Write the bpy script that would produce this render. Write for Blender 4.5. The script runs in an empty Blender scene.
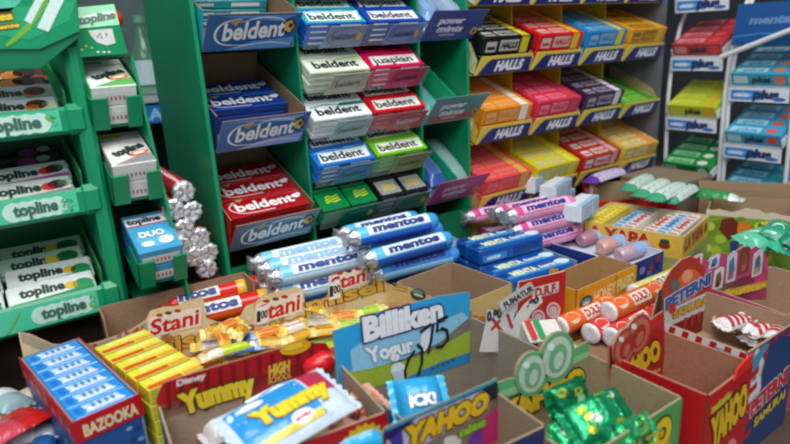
import bpy, math, random
from mathutils import Vector, Matrix
random.seed(7)
SC = bpy.context.scene
COL = SC.collection
DZ = 0.34                      # camera height above the counter top (counter top is z = 0)
V = Vector
# ---------------------------------------------------------------- camera frame
FPX, CX, CY = 605.0, 395.0, 222.0
def _n(v): return v.normalized()
_X = _n(V((915, 232, -605)))
_Z0 = _n(V((-109, 2008, 605)))
_Z = _n(_Z0 - _X * _Z0.dot(_X))
_Y = _Z.cross(_X)
ROT = Matrix((_X, _Y, _Z))      # camera space -> world space
CAMLOC = V((0, 0, DZ))
def ray(px, py): return ROT @ V((px - CX, -(py - CY), -FPX))
def atY(px, py, Y=0.6):
    r = ray(px, py); return CAMLOC + r * (Y / r.y)
def atX(px, py, X):
    r = ray(px, py); return CAMLOC + r * (X / r.x)
def atZ(px, py, z):             # z is height above the counter
    r = ray(px, py); return CAMLOC + r * ((z - DZ) / r.z)
def atP(px, py, P, n):
    r = ray(px, py); return CAMLOC + r * ((P - CAMLOC).dot(n) / r.dot(n))
# ---------------------------------------------------------------- colours, materials
def lin(c):
    if isinstance(c, str):
        c = c.lstrip('#'); c = [int(c[i:i + 2], 16) / 255 for i in (0, 2, 4)]
    return tuple((x / 12.92 if x <= 0.04045 else ((x + 0.055) / 1.055) ** 2.4) for x in c) + (1.0,)
MATS = {}
def mat(name, rough=0.5, metal=0.0, spec=0.5, noise=0.06, nscale=300, bump=0.0, bscale=60, alpha=1.0, coat=0.0, dist=0.002):
    m = bpy.data.materials.new(name); m.use_nodes = True
    nt = m.node_tree; N = nt.nodes; L = nt.links
    p = N['Principled BSDF']
    p.inputs['Roughness'].default_value = rough; p.inputs['Metallic'].default_value = metal
    p.inputs['Specular IOR Level'].default_value = spec
    if coat: p.inputs['Coat Weight'].default_value = coat; p.inputs['Coat Roughness'].default_value = 0.12
    at = N.new('ShaderNodeAttribute'); at.attribute_name = 'Col'
    tc = N.new('ShaderNodeTexCoord')
    nz = N.new('ShaderNodeTexNoise'); nz.inputs['Scale'].default_value = nscale; nz.inputs['Detail'].default_value = 3
    L.new(tc.outputs['Object'], nz.inputs['Vector'])
    mr = N.new('ShaderNodeMapRange'); mr.inputs['To Min'].default_value = 1 - noise; mr.inputs['To Max'].default_value = 1 + noise
    mr.inputs['From Min'].default_value = 0.25; mr.inputs['From Max'].default_value = 0.75
    L.new(nz.outputs['Fac'], mr.inputs['Value'])
    mx = N.new('ShaderNodeVectorMath'); mx.operation = 'SCALE'
    L.new(at.outputs['Color'], mx.inputs[0]); L.new(mr.outputs['Result'], mx.inputs['Scale'])
    L.new(mx.outputs['Vector'], p.inputs['Base Color'])
    if bump:
        nb = N.new('ShaderNodeTexNoise'); nb.inputs['Scale'].default_value = bscale; nb.inputs['Detail'].default_value = 4
        L.new(tc.outputs['Object'], nb.inputs['Vector'])
        b = N.new('ShaderNodeBump'); b.inputs['Strength'].default_value = bump; b.inputs['Distance'].default_value = dist
        L.new(nb.outputs['Fac'], b.inputs['Height']); L.new(b.outputs['Normal'], p.inputs['Normal'])
    if alpha < 1:
        tr = N.new('ShaderNodeBsdfTransparent'); ms = N.new('ShaderNodeMixShader'); ms.inputs['Fac'].default_value = alpha
        L.new(tr.outputs[0], ms.inputs[1]); L.new(p.outputs[0], ms.inputs[2])
        L.new(ms.outputs[0], N['Material Output'].inputs['Surface'])
    MATS[name] = m
mat('print', rough=0.42, noise=0.10, nscale=420)                      # printed carton
mat('gloss', rough=0.22, noise=0.07, nscale=260, bump=0.10, bscale=120)  # coated wrapper
mat('film', rough=0.16, noise=0.10, nscale=200, bump=0.55, bscale=90, dist=0.003)     # crinkled film
mat('foil', rough=0.30, metal=0.65, noise=0.12, nscale=300, bump=0.8, bscale=170, dist=0.004)
mat('greenfoil', rough=0.2, metal=0.55, noise=0.12, nscale=150, bump=0.7, bscale=110, dist=0.004)
mat('card', rough=0.85, spec=0.15, noise=0.13, nscale=520, bump=0.15, bscale=400)     # brown board
mat('plastic', rough=0.34, noise=0.06, nscale=40)
mat('wire', rough=0.35, noise=0.04, nscale=60)
mat('ink', rough=0.5, noise=0.03)
mat('dark', rough=0.7, noise=0.2, nscale=30)
mat('clear', rough=0.08, noise=0.02, alpha=0.30, spec=0.6)
mat('tint', rough=0.12, noise=0.05, alpha=0.62, spec=0.6)
mat('glass', rough=0.05, noise=0.02, alpha=0.55, spec=0.7)
mat('pane', rough=0.03, noise=0.0, alpha=0.10, spec=0.6)
# ---------------------------------------------------------------- text
_TC = {}
def glyphs(s, bold=0.0, res=3):
    k = (s, bold, res)
    if k in _TC: return _TC[k]
    cu = bpy.data.curves.new('t', 'FONT'); cu.body = s; cu.resolution_u = res; cu.offset = bold; cu.fill_mode = 'FRONT'
    ob = bpy.data.objects.new('t', cu); COL.objects.link(ob)
    dg = bpy.context.evaluated_depsgraph_get(); ev = ob.evaluated_get(dg); me = ev.to_mesh()
    vs = [(v.co.x, v.co.y) for v in me.vertices]; fs = [tuple(p.vertices) for p in me.polygons]
    ev.to_mesh_clear(); bpy.data.objects.remove(ob); bpy.data.curves.remove(cu)
    _TC[k] = (vs, fs); return _TC[k]
def tbounds(s):
    vs, _ = glyphs(s, 0.0)
    xs = [v[0] for v in vs]; return min(xs), max(xs)
# ---------------------------------------------------------------- frames (2D drawing surfaces)
EPS = 0.00022
class Fr:
    def __init__(s, O, u, v):
        s.O = V(O); s.u = V(u).normalized(); s.v = V(v); s.v = (s.v - s.u * s.v.dot(s.u)).normalized(); s.n = s.u.cross(s.v)
    def at(s, x, y, l=0): return s.O + s.u * x + s.v * y + s.n * (l * EPS)
    def uv(s, px, py):
        d = atP(px, py, s.O, s.n) - s.O; return (d.dot(s.u), d.dot(s.v))
    def P(s, pts): return [s.uv(*p) for p in pts]
class Cyl:                       # around a cylinder: x along axis, y along the arc
    def __init__(s, p0, axis, up, r):
        s.O = V(p0); s.a = V(axis).normalized(); s.up = V(up); s.up = (s.up - s.a * s.up.dot(s.a)).normalized(); s.w = s.up.cross(s.a); s.r = r
    def at(s, x, y, l=0):
        t = y / s.r; return s.O + s.a * x + (s.up * math.cos(t) + s.w * math.sin(t)) * (s.r + l * EPS)
class Pil:                       # puffed sheet
    def __init__(s, L, W, T, seed=0, amp=0.0):
        s.L, s.W, s.T, s.amp = L, W, T, amp; r = random.Random(seed)
        s.k = [(r.uniform(30, 110), r.uniform(30, 110), r.uniform(0, 6.3), r.uniform(.3, 1)) for _ in range(5)]
    def h(s, x, y):
        a = max(0, 1 - (2 * x / s.L) ** 4); b = max(0, 1 - (2 * y / s.W) ** 2)
        z = s.T * (a ** .6) * (b ** .5)
        return z + s.amp * sum(q * math.sin(kx * x + ky * y + ph) for kx, ky, ph, q in s.k) * (0.25 + 0.75 * a * b)
    def at(s, x, y, l=0): return V((x, y, s.h(x, y) + l * EPS * 1.6))
# ---------------------------------------------------------------- mesh builder
class B:
    def __init__(s): s.v = []; s.f = []; s.c = []; s.m = []; s.sm = []
    def face(s, pts, col, m='print', smooth=False):
        i = len(s.v); s.v += [V(p) for p in pts]; s.f.append(tuple(range(i, i + len(pts)))); s.c.append(lin(col)); s.m.append(m); s.sm.append(smooth)
    def grid(s, rows, colf, m, smooth=True, closed=False, flip=False):
        i0 = len(s.v); nr = len(rows); nc = len(rows[0])
        for r in rows: s.v += [V(p) for p in r]
        for a in range(nr - 1):
            for b in range(nc if closed else nc - 1):
                b2 = (b + 1) % nc
                q = (i0 + a * nc + b, i0 + a * nc + b2, i0 + (a + 1) * nc + b2, i0 + (a + 1) * nc + b)
                s.f.append(q[::-1] if flip else q); s.c.append(lin(colf(a, b) if callable(colf) else colf)); s.m.append(m); s.sm.append(smooth)
    def box(s, O, a, b, c, col, m='print', cols=None, bev=0.0):
        """corner O, edge vectors a, b, c (right-handed). cols: per face bottom, top, front(-b), back, left(-a), right"""
        O, a, b, c = V(O), V(a), V(b), V(c)
        cs = dict(bottom=col, top=col, front=col, back=col, left=col, right=col)
        if cols: cs.update(cols)
        if bev <= 0:
            p = [O, O + a, O + a + b, O + b, O + c, O + a + c, O + a + b + c, O + b + c]
            for k, q in (('bottom', (3, 2, 1, 0)), ('top', (4, 5, 6, 7)), ('front', (0, 1, 5, 4)), ('back', (2, 3, 7, 6)), ('left', (3, 0, 4, 7)), ('right', (1, 2, 6, 5))):
                s.face([p[j] for j in q], cs[k], m)
            return
        la, lb, lc = a.length, b.length, c.length; ua, ub, uc = a / la, b / lb, c / lc; e = min(bev, la * .45, lb * .45, lc * .45)
        def P(x, y, z): return O + ua * x + ub * y + uc * z
        lo, hi = e, lambda L: L - e
        A = (e, la - e); Bq = (e, lb - e); Cq = (e, lc - e)
        s.face([P(A[0], Bq[1], 0), P(A[1], Bq[1], 0), P(A[1], Bq[0], 0), P(A[0], Bq[0], 0)], cs['bottom'], m)
        s.face([P(A[0], Bq[0], lc), P(A[1], Bq[0], lc), P(A[1], Bq[1], lc), P(A[0], Bq[1], lc)], cs['top'], m)
        s.face([P(A[0], 0, Cq[0]), P(A[1], 0, Cq[0]), P(A[1], 0, Cq[1]), P(A[0], 0, Cq[1])], cs['front'], m)
        s.face([P(A[1], lb, Cq[0]), P(A[0], lb, Cq[0]), P(A[0], lb, Cq[1]), P(A[1], lb, Cq[1])], cs['back'], m)
        s.face([P(0, Bq[1], Cq[0]), P(0, Bq[0], Cq[0]), P(0, Bq[0], Cq[1]), P(0, Bq[1], Cq[1])], cs['left'], m)
        s.face([P(la, Bq[0], Cq[0]), P(la, Bq[1], Cq[0]), P(la, Bq[1], Cq[1]), P(la, Bq[0], Cq[1])], cs['right'], m)
        for i, x in ((0, 0), (1, la)):
            for j, y in ((0, 0), (1, lb)):
                q = [P(x, Bq[j], Cq[0]), P(A[i], y, Cq[0]), P(A[i], y, Cq[1]), P(x, Bq[j], Cq[1])]
                s.face(q if (i + j) % 2 == 0 else q[::-1], cs['left' if i == 0 else 'right'], m)
            for k, z in ((0, 0), (1, lc)):
                q = [P(A[i], Bq[0], z), P(x, Bq[0], Cq[k]), P(x, Bq[1], Cq[k]), P(A[i], Bq[1], z)]
                s.face(q if (i + k) % 2 == 1 else q[::-1], cs['left' if i == 0 else 'right'], m)
        for j, y in ((0, 0), (1, lb)):
            for k, z in ((0, 0), (1, lc)):
                q = [P(A[0], y, Cq[k]), P(A[0], Bq[j], z), P(A[1], Bq[j], z), P(A[1], y, Cq[k])]
                s.face(q if (j + k) % 2 == 1 else q[::-1], cs['front' if j == 0 else 'back'], m)
        for i, x in ((0, 0), (1, la)):
            for j, y in ((0, 0), (1, lb)):
                for k, z in ((0, 0), (1, lc)):
                    q = [P(x, Bq[j], Cq[k]), P(A[i], y, Cq[k]), P(A[i], Bq[j], z)]
                    s.face(q if (i + j + k) % 2 == 1 else q[::-1], cs['top' if k else 'bottom'], m)
    def bx(s, x0, y0, z0, x1, y1, z1, col, m='print', cols=None, bev=0.0):
        s.box((x0, y0, z0), (x1 - x0, 0, 0), (0, y1 - y0, 0), (0, 0, z1 - z0), col, m, cols, bev)
    def slab(s, pts, n, th, col, m='print', back=None, edge=None):
        """flat polygon (front side, ccw seen from its front) given thickness th behind it"""
        n = V(n).normalized(); q = [V(p) - n * th for p in pts]
        s.face(pts, col, m); s.face(q[::-1], back or col, m)
        for i in range(len(pts)):
            j = (i + 1) % len(pts); s.face([q[i], q[j], pts[j], pts[i]], edge or back or col, m)
    def poly(s, fr, pts, col, l=1, m='print'): s.face([fr.at(x, y, l) for x, y in pts], col, m)
    def ppoly(s, fr, pts, col, l=1, m='print'): s.poly(fr, fr.P(pts), col, l, m)
    def rect(s, fr, x0, y0, x1, y1, col, l=1, m='print', n=1):
        for i in range(n):
            a = x0 + (x1 - x0) * i / n; b = x0 + (x1 - x0) * (i + 1) / n
            s.poly(fr, [(a, y0), (b, y0), (b, y1), (a, y1)], col, l, m)
    def ell(s, fr, cx, cy, rx, ry, col, l=1, m='print', rot=0, seg=20, star=0):
        c, d = math.cos(rot), math.sin(rot); pts = []
        for i in range(seg):
            t = 2 * math.pi * i / seg; k = 1 - (star if i % 2 else 0); x, y = rx * k * math.cos(t), ry * k * math.sin(t); pts.append((cx + x * c - y * d, cy + x * d + y * c))
        s.poly(fr, pts, col, l, m)
    def pell(s, fr, px, py, rx, ry, col, l=1, m='print', rot=0, seg=20, star=0):
        pts = []
        c, d = math.cos(rot), math.sin(rot)
        for i in range(seg):
            t = -2 * math.pi * i / seg; k = 1 - (star if i % 2 else 0); x, y = rx * k * math.cos(t), ry * k * math.sin(t); pts.append((px + x * c - y * d, py + x * d + y * c))
        s.ppoly(fr, pts, col, l, m)
    def stroke(s, fr, pts, w, col, l=1, m='print'):
        """ribbon through 2D pts; w width or list of widths"""
        n = len(pts); ws = w if isinstance(w, (list, tuple)) else [w] * n; Lf = []; Rt = []
        for i, (x, y) in enumerate(pts):
            x0, y0 = pts[max(0, i - 1)]; x1, y1 = pts[min(n - 1, i + 1)]; dx, dy = x1 - x0, y1 - y0; k = math.hypot(dx, dy) or 1
            nx, ny = -dy / k * ws[i] / 2, dx / k * ws[i] / 2; Lf.append((x + nx, y + ny)); Rt.append((x - nx, y - ny))
        for i in range(n - 1): s.poly(fr, [Rt[i], Rt[i + 1], Lf[i + 1], Lf[i]], col, l, m)
    def pstroke(s, fr, pts, wpx, col, l=1, m='print'):
        q = fr.P(pts); a = fr.uv(*pts[0]); b = fr.uv(pts[0][0] + 1, pts[0][1]); c = fr.uv(pts[0][0], pts[0][1] + 1)
        k = 0.5 * (math.dist(a, b) + math.dist(a, c))
        s.stroke(fr, q, [w * k for w in wpx] if isinstance(wpx, (list, tuple)) else wpx * k, col, l, m)
    def text(s, fr, t, x, y, W, H, col, l=2, m='ink', bold=0.02, shear=0.0, ang=0.0, arc=0.0, ol=None, ow=0.05, ref=None):
        """baseline-left (x, y), total width W, cap height H. ol: outline colour"""
        x0, x1 = tbounds(t); sx = W / max(1e-6, x1 - x0); sy = H / 0.70
        ca, sa = math.cos(ang), math.sin(ang)
        def put(b, c, lay):
            vs, fs = glyphs(t, b); base = len(s.v)
            for gx, gy in vs:
                X = (gx - x0) * sx + gy * sy * shear; Yy = gy * sy
                if arc: Yy += arc * (1 - (2 * X / W - 1) ** 2)
                s.v.append(fr.at(x + X * ca - Yy * sa, y + X * sa + Yy * ca, lay))
            for f in fs: s.f.append(tuple(base + i for i in f)); s.c.append(lin(c)); s.m.append(m); s.sm.append(False)
        if ol: put(bold + ow, ol, l)
        put(bold, col, l + (1 if ol else 0))
    def ptext(s, fr, t, A, Bp, C, col, l=2, m='ink', bold=0.02, arc=0.0, ol=None, ow=0.05):
        """baseline from pixel A to pixel Bp; top-left corner at pixel C (all on the frame's plane)"""
        a, b, c = (V(fr.uv(*p)) for p in (A, Bp, C)); ex = b - a; ey = c - a
        x0, x1 = tbounds(t)
        def put(bo, cc, lay):
            vs, fs = glyphs(t, bo); base = len(s.v)
            for gx, gy in vs:
                X = (gx - x0) / (x1 - x0); Yy = gy / 0.70 + arc * (1 - (2 * X - 1) ** 2)
                p = a + ex * X + ey * Yy; s.v.append(fr.at(p.x, p.y, lay))
            for f in fs: s.f.append(tuple(base + i for i in f)); s.c.append(lin(cc)); s.m.append(m); s.sm.append(False)
        if ol: put(bold + ow, ol, l)
        put(bold, col, l + (1 if ol else 0))
    def lathe(s, p0, axis, prof, m='gloss', seg=20, up=(0, 0, 1), ripple=0.0, rn=7, seed=0, caps=True):
        """prof: list of (t along axis, radius, colour, ripple weight)"""
        a = V(axis).normalized(); u = V(up); u = (u - a * u.dot(a)); u = u.normalized() if u.length > 1e-6 else a.orthogonal().normalized(); w = a.cross(u)
        r0 = random.Random(seed); ph = [r0.uniform(-.6, .6) for _ in range(seg)]
        rows = []
        for pr in prof:
            t, r, c = pr[:3]; k = pr[3] if len(pr) > 3 else 0.0; row = []
            for i in range(seg):
                th = 2 * math.pi * i / seg; rr = r * (1 + k * ripple * (math.sin(rn * th) + ph[i])); row.append(V(p0) + a * (t + k * ripple * .4 * r * ph[i]) + (u * math.cos(th) + w * math.sin(th)) * rr)
            rows.append(row)
        s.grid(rows, lambda i, j: prof[i][2], m, True, True)
        if caps: s.face(rows[0][::-1], prof[0][2], m); s.face(rows[-1], prof[-1][2], m)
    def tube(s, pts, r, col, m='wire', seg=8):
        pts = [V(p) for p in pts]; rows = []
        for i, p in enumerate(pts):
            d = (pts[min(len(pts) - 1, i + 1)] - pts[max(0, i - 1)]).normalized(); u = d.orthogonal().normalized() if i == 0 else (rows_u - d * rows_u.dot(d)).normalized()
            rows_u = u; w = d.cross(u); rows.append([p + (u * math.cos(2 * math.pi * k / seg) + w * math.sin(2 * math.pi * k / seg)) * r for k in range(seg)])
        s.grid(rows, col, m, True, True); s.face(rows[0][::-1], col, m); s.face(rows[-1], col, m)
    def pillow(s, P, colf, m='film', nx=18, ny=10, crimp=0.0, ccol=None):
        """closed puffed bag on a Pil frame (z up), flat-ish underside"""
        X = [-P.L / 2 + P.L * i / nx for i in range(nx + 1)]; Yv = [-P.W / 2 + P.W * j / ny for j in range(ny + 1)]
        top = [[P.at(x, y) for y in Yv] for x in X]; bot = [[V((x, y, min(-0.15 * P.T * max(0, 1 - (2 * x / P.L) ** 4) * max(0, 1 - (2 * y / P.W) ** 2), P.h(x, y) - .0003))) for y in Yv] for x in X]
        f = (lambda i, j: colf((i + .5) / nx, (j + .5) / ny)) if callable(colf) else colf
        s.grid(top, f, m, True, False, flip=True); s.grid(bot, f, m, True)
        if crimp:
            for sg in (-1, 1):
                x0 = sg * P.L / 2; rows = []
                for i in range(3):
                    x = x0 + sg * crimp * i / 2; rows.append([V((x + .0012 * (j % 2) * (i == 2), y, P.h(x0, y) + .0008 * math.sin(y * 900 + i))) for j, y in enumerate(Yv)])
                s.grid(rows, ccol or (colf if not callable(colf) else colf(0, .5)), m, True, flip=sg > 0)
    def mesh(s, name, M=None):
        me = bpy.data.meshes.new(name); vs = s.v
        if M is not None: Mi = M.inverted(); vs = [Mi @ v for v in vs]
        me.from_pydata([tuple(v) for v in vs], [], s.f)
        keys = []
        for k in s.m:
            if k not in keys: keys.append(k)
        for k in keys: me.materials.append(MATS[k])
        me.polygons.foreach_set('material_index', [keys.index(k) for k in s.m]); me.polygons.foreach_set('use_smooth', s.sm)
        at = me.attributes.new('Col', 'FLOAT_COLOR', 'FACE'); flat = [x for c in s.c for x in c]; at.data.foreach_set('color', flat)
        me.update(); return me
# ---------------------------------------------------------------- objects
def T(x=0, y=0, z=0): return Matrix.Translation((x, y, z))
def RZ(d): return Matrix.Rotation(math.radians(d), 4, 'Z')
def RX(d): return Matrix.Rotation(math.radians(d), 4, 'X')
def RY(d): return Matrix.Rotation(math.radians(d), 4, 'Y')
def tag(o, label=None, cat=None, group=None, kind=None):
    if label: o['label'] = label
    if cat: o['category'] = cat
    if group: o['group'] = group
    if kind: o['kind'] = kind
    return o
def thing(name, label, cat, M=None, group=None):
    o = bpy.data.objects.new(name, None); o.empty_display_size = 0.02; COL.objects.link(o)
    if M is not None: o.matrix_world = M
    return tag(o, label, cat, group)
def part(name, b, parent, M=None, label=None, me=None):
    """M: world matrix of the parent when b holds world coordinates"""
    o = bpy.data.objects.new(name, me or b.mesh(name, M)); COL.objects.link(o); o.parent = parent
    return tag(o, label)
def solo(name, b, label, cat, M=None, group=None, world=False, me=None):
    """thing that is one mesh. world: b is in world coordinates, origin moved to M"""
    o = bpy.data.objects.new(name, me or b.mesh(name, M if world else None)); COL.objects.link(o)
    if M is not None: o.matrix_world = M
    return tag(o, label, cat, group)
def struct(name, b):
    o = bpy.data.objects.new(name, b.mesh(name)); COL.objects.link(o); o['kind'] = 'structure'; return o
def dup(root, M, label=None, group=None):
    r = root.copy(); COL.objects.link(r); r.matrix_world = M
    if label: r['label'] = label
    if group: r['group'] = group
    for ch in root.children:
        c = ch.copy(); COL.objects.link(c); c.parent = r
        for g in ch.children: d = g.copy(); COL.objects.link(d); d.parent = c
    return r

ORD = ['first', 'second', 'third', 'fourth', 'fifth', 'sixth', 'seventh', 'eighth', 'ninth']
def layer(j, n): return 'topmost' if j == n - 1 else ('bottom one' if j == 0 else ORD[n - 1 - j] + ' from top')

def sm(pts, n=5):
    """smooth curve through 2D points"""
    P = [pts[0]] + list(pts) + [pts[-1]]; out = []
    for i in range(1, len(P) - 2):
        for k in range(n):
            t = k / n; out.append(tuple(0.5 * (2 * P[i][c] + (P[i + 1][c] - P[i - 1][c]) * t + (2 * P[i - 1][c] - 5 * P[i][c] + 4 * P[i + 1][c] - P[i + 2][c]) * t * t + (3 * P[i][c] - P[i - 1][c] - 3 * P[i + 1][c] + P[i + 2][c]) * t ** 3) for c in (0, 1)))
    return out + [tuple(pts[-1])]
def smw(ws, n=5): return [w for i in range(len(ws) - 1) for w in [ws[i] + (ws[i + 1] - ws[i]) * k / n for k in range(n)]] + [ws[-1]]
# ================================================================ setting
b = B(); b.bx(-1.2, -1.2, -0.92, 2.2, 2.2, -0.90, '#4a4642', 'dark'); struct('floor', b)
b = B(); b.bx(-1.2, 1.75, -0.90, 2.2, 1.80, 1.9, '#3a3d40', 'dark'); struct('wall_back', b)
b = B(); b.bx(1.75, -1.2, -0.90, 1.80, 1.75, 1.9, '#34363a', 'dark'); struct('wall_right', b)
b = B(); b.bx(-0.5, 0.12, -0.04, 1.45, 0.98, 0.0, '#4a382c', 'dark'); b.bx(-0.48, 0.16, -0.90, 1.43, 0.96, -0.04, '#2e2724', 'dark')
solo('counter', b, 'dark brown kiosk counter under the open sweet cartons', 'counter')
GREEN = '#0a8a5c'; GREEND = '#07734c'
# ================================================================ green rack of gum (three bays)
TILT = 22.0
def cell(x, z, y=0.6, t=None): return T(x, y, z) @ RX(t if t is not None else (TILT if x < 0.3 else 33.0))
C2ROWS = [0.296, 0.2465, 0.1965, 0.1455, 0.0955]
C1ROWS = [0.2985, 0.2005, 0.0950]
C1ROWS = [z + 0.04 for z in C1ROWS]; C2ROWS = [z + 0.04 for z in C2ROWS]
C3ROWS = [0.337, 0.237, 0.133]
RM = T(0.196, 0.6, 0.0)
rack = thing('gum_rack', 'tall green plastic gum rack with tilted shelves in three bays behind the counter', 'display rack', RM)
def panel(x, y0, y1, z0, z1, nm, th=0.003, col=GREEN, label=None):
    b = B(); b.bx(x, y0, z0, x + th, y1, z1, col, 'plastic', bev=0.001); return part(nm, b, rack, RM, label)
panel(0.190, 0.598, 0.768, 0.0, 0.46, 'side_panel', 0.0045)
panel(0.2995, 0.606, 0.765, 0.0, 0.46, 'divider')
panel(0.4615, 0.606, 0.765, 0.0, 0.46, 'divider')
panel(0.5365, 0.603, 0.768, 0.0, 0.46, 'side_panel', 0.004)
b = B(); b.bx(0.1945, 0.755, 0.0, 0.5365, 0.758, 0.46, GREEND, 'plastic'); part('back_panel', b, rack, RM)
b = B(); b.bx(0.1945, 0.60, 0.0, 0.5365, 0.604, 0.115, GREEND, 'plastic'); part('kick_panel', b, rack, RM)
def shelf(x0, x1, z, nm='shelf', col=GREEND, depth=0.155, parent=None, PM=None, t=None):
    M = cell(x0, z, t=t); b = B()
    b.box(M @ V((0, 0.008, -0.0022)), M.to_3x3() @ V((x1 - x0, 0, 0)), M.to_3x3() @ V((0, depth, 0)), M.to_3x3() @ V((0, 0, 0.002)), col, 'plastic')
    return part(nm, b, parent or rack, PM or RM)
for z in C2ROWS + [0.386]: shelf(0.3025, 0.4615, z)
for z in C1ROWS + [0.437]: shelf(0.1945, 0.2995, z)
for z in C3ROWS: shelf(0.4645, 0.5365, z)
LEAN = 14
def lipframe(x, z, dy=-0.001):
    """front lip of a shelf: leans forward; u = X"""
    R = RX(38).to_3x3(); M = cell(x, z)
    return Fr(M @ V((0, dy, 0)), R @ V((1, 0, 0)), R @ V((0, 0, 1)))
def lip(x0, x1, z, h, parent=rack, PM=RM):
    f = lipframe(x0, z); b = B(); w = x1 - x0
    b.slab([f.at(0, 0), f.at(w, 0), f.at(w, h), f.at(0, h)], f.n, 0.0012, '#dfe8e6', 'pane')
    return part('front_lip', b, parent, PM)
# --- bay of double-stacked packs: stickers on the lips
STK = [[('#8b93ad', '#555c7d', 'beldent'), ('#6a83b4', '#2f4273', 'beldent')],
       [('#b7b39c', '#77765f', 'beldent'), ('#bb3f66', '#4c1a2a', 'beldent')],
       [('#a7b8b2', '#63857a', 'beldent'), ('#b0565e', '#d9b9b9', 'beldent')],
       [('#5c8ca6', '#3c667c', 'beldent'), ('#8d9a5e', '#5e6a38', 'beldent')],
       [('#1e7a50', '#0d5737', 'TOPLINE'), ('#3f7357', '#274c3a', 'TOPLINE')]]
for r, z in enumerate(C2ROWS):
    lip(0.3035, 0.4600, z, 0.027)
    for k in range(2):
        x0 = (0.3225, 0.402)[k]; f = lipframe(x0, z, -0.0016); b = B(); bg, tx, s = STK[r][k]
        w, h, sl = 0.0535, 0.027, 0.008
        b.slab([f.at(0, 0), f.at(w - .003, 0), f.at(w, h), f.at(sl, h)], f.n, 0.0004, bg, 'gloss')
        b.text(f, s, 0.011, 0.010, 0.032, 0.007, tx, 1, bold=0.03, shear=.15, ang=.06)
        b.ell(f, 0.027, 0.014, 0.020, 0.0105, tx, 1, rot=.2); b.ell(f, 0.027, 0.014, 0.0196, 0.0101, bg, 2, rot=.2)
        b.text(f, s, 0.011, 0.010, 0.032, 0.007, tx, 3, bold=0.03, shear=.15, ang=.06)
        if r in (0, 4): b.ell(f, 0.044, 0.014, 0.004, 0.005, '#c9b04a', 3)
        part('shelf_sticker', b, rack, RM)
# gum packs
def gum_pack(L, D, H, top, front, plate, txt, word, accent=None, rear=False, bars=None):
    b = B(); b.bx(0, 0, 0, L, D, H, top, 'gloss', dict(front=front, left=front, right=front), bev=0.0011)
    f = Fr((0, 0, H), (1, 0, 0), (0, 1, 0))
    if accent:
        b.poly(f, [(L * .52, D - .0065), (L * .985, D - .0065), (L * .985, D - .001), (L * .58, D - .001)], accent, 1)
        b.stroke(f, [(L * .05, D * .8), (L * .3, D * .93), (L * .6, D * .85), (L * .95, D * .93)], .0016, accent, 1)
    if plate: b.poly(f, [(.005, .004), (L - .006, .004), (L - .003, D - .005), (.008, D - .005)], plate, 2)
    if word: b.text(f, word, L * .12, D * .26, L * .72, D * .46, txt, 3, bold=.028)
    g = Fr((0, 0, 0), (1, 0, 0), (0, 0, 1))
    b.rect(g, L * .08, H * .35, L * .34, H * .65, bars or plate or top, 1)
    b.rect(g, L * .55, H * .3, L * .9, H * .7, bars or plate or top, 1)
    return b
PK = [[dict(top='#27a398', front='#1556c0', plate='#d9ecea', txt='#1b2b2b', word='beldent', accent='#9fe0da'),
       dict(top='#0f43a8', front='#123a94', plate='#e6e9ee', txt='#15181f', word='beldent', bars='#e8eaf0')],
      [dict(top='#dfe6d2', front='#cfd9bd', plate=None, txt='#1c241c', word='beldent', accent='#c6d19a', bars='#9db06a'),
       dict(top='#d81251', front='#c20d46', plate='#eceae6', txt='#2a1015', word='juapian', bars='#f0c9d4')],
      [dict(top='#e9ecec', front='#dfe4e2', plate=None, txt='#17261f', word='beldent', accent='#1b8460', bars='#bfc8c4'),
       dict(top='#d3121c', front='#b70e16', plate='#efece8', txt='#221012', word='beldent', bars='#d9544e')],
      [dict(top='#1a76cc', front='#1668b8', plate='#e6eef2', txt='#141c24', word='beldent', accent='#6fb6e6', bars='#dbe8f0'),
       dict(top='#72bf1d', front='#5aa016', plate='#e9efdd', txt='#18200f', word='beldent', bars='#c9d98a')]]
PN = [[('teal', 'white plate'), ('royal blue', 'white plate')], [('pale green', 'dark lettering'), ('crimson', 'white plate')],
      [('white', 'green stripe'), ('bright red', 'white plate')], [('light blue', 'white plate'), ('lime green', 'white plate')]]
RN = ['top shelf', 'second shelf', 'third shelf', 'fourth shelf']
PL, PD, PH = 0.0755, 0.0262, 0.0064
for r in range(4):
    for k in range(2):
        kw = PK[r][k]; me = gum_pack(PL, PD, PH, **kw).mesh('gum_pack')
        me2 = me
        if (r, k) in ((0, 1), (1, 1)):
            k2 = dict(kw); k2['word'] = 'juapian' if r == 0 else 'beldent'
            if r == 1: k2['plate'] = None
            me2 = gum_pack(PL, PD, PH, **k2).mesh('gum_pack')
        x0 = (0.3045, 0.3815)[k]; col, mk = PN[r][k]
        lab = {0: '%s gum pack, %s of the front stack, %s of middle bay', 1: '%s gum pack, %s of the back stack, %s of middle bay'}
        for q in range(2):
            for j in range(4):
                M = cell(x0 + random.uniform(-.0008, .0008), C2ROWS[r]) @ T(0, 0.003 + q * (PD + .001) + random.uniform(0, .0008), 0.0003 + j * (PH + 0.0003))
                solo('gum_pack', None, lab[q] % (col, layer(j, 4), RN[r]), 'gum pack', M, '%s gum packs, %s stack' % (col, 'front' if q == 0 else 'back'), me=me if q == 0 else me2)
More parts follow.
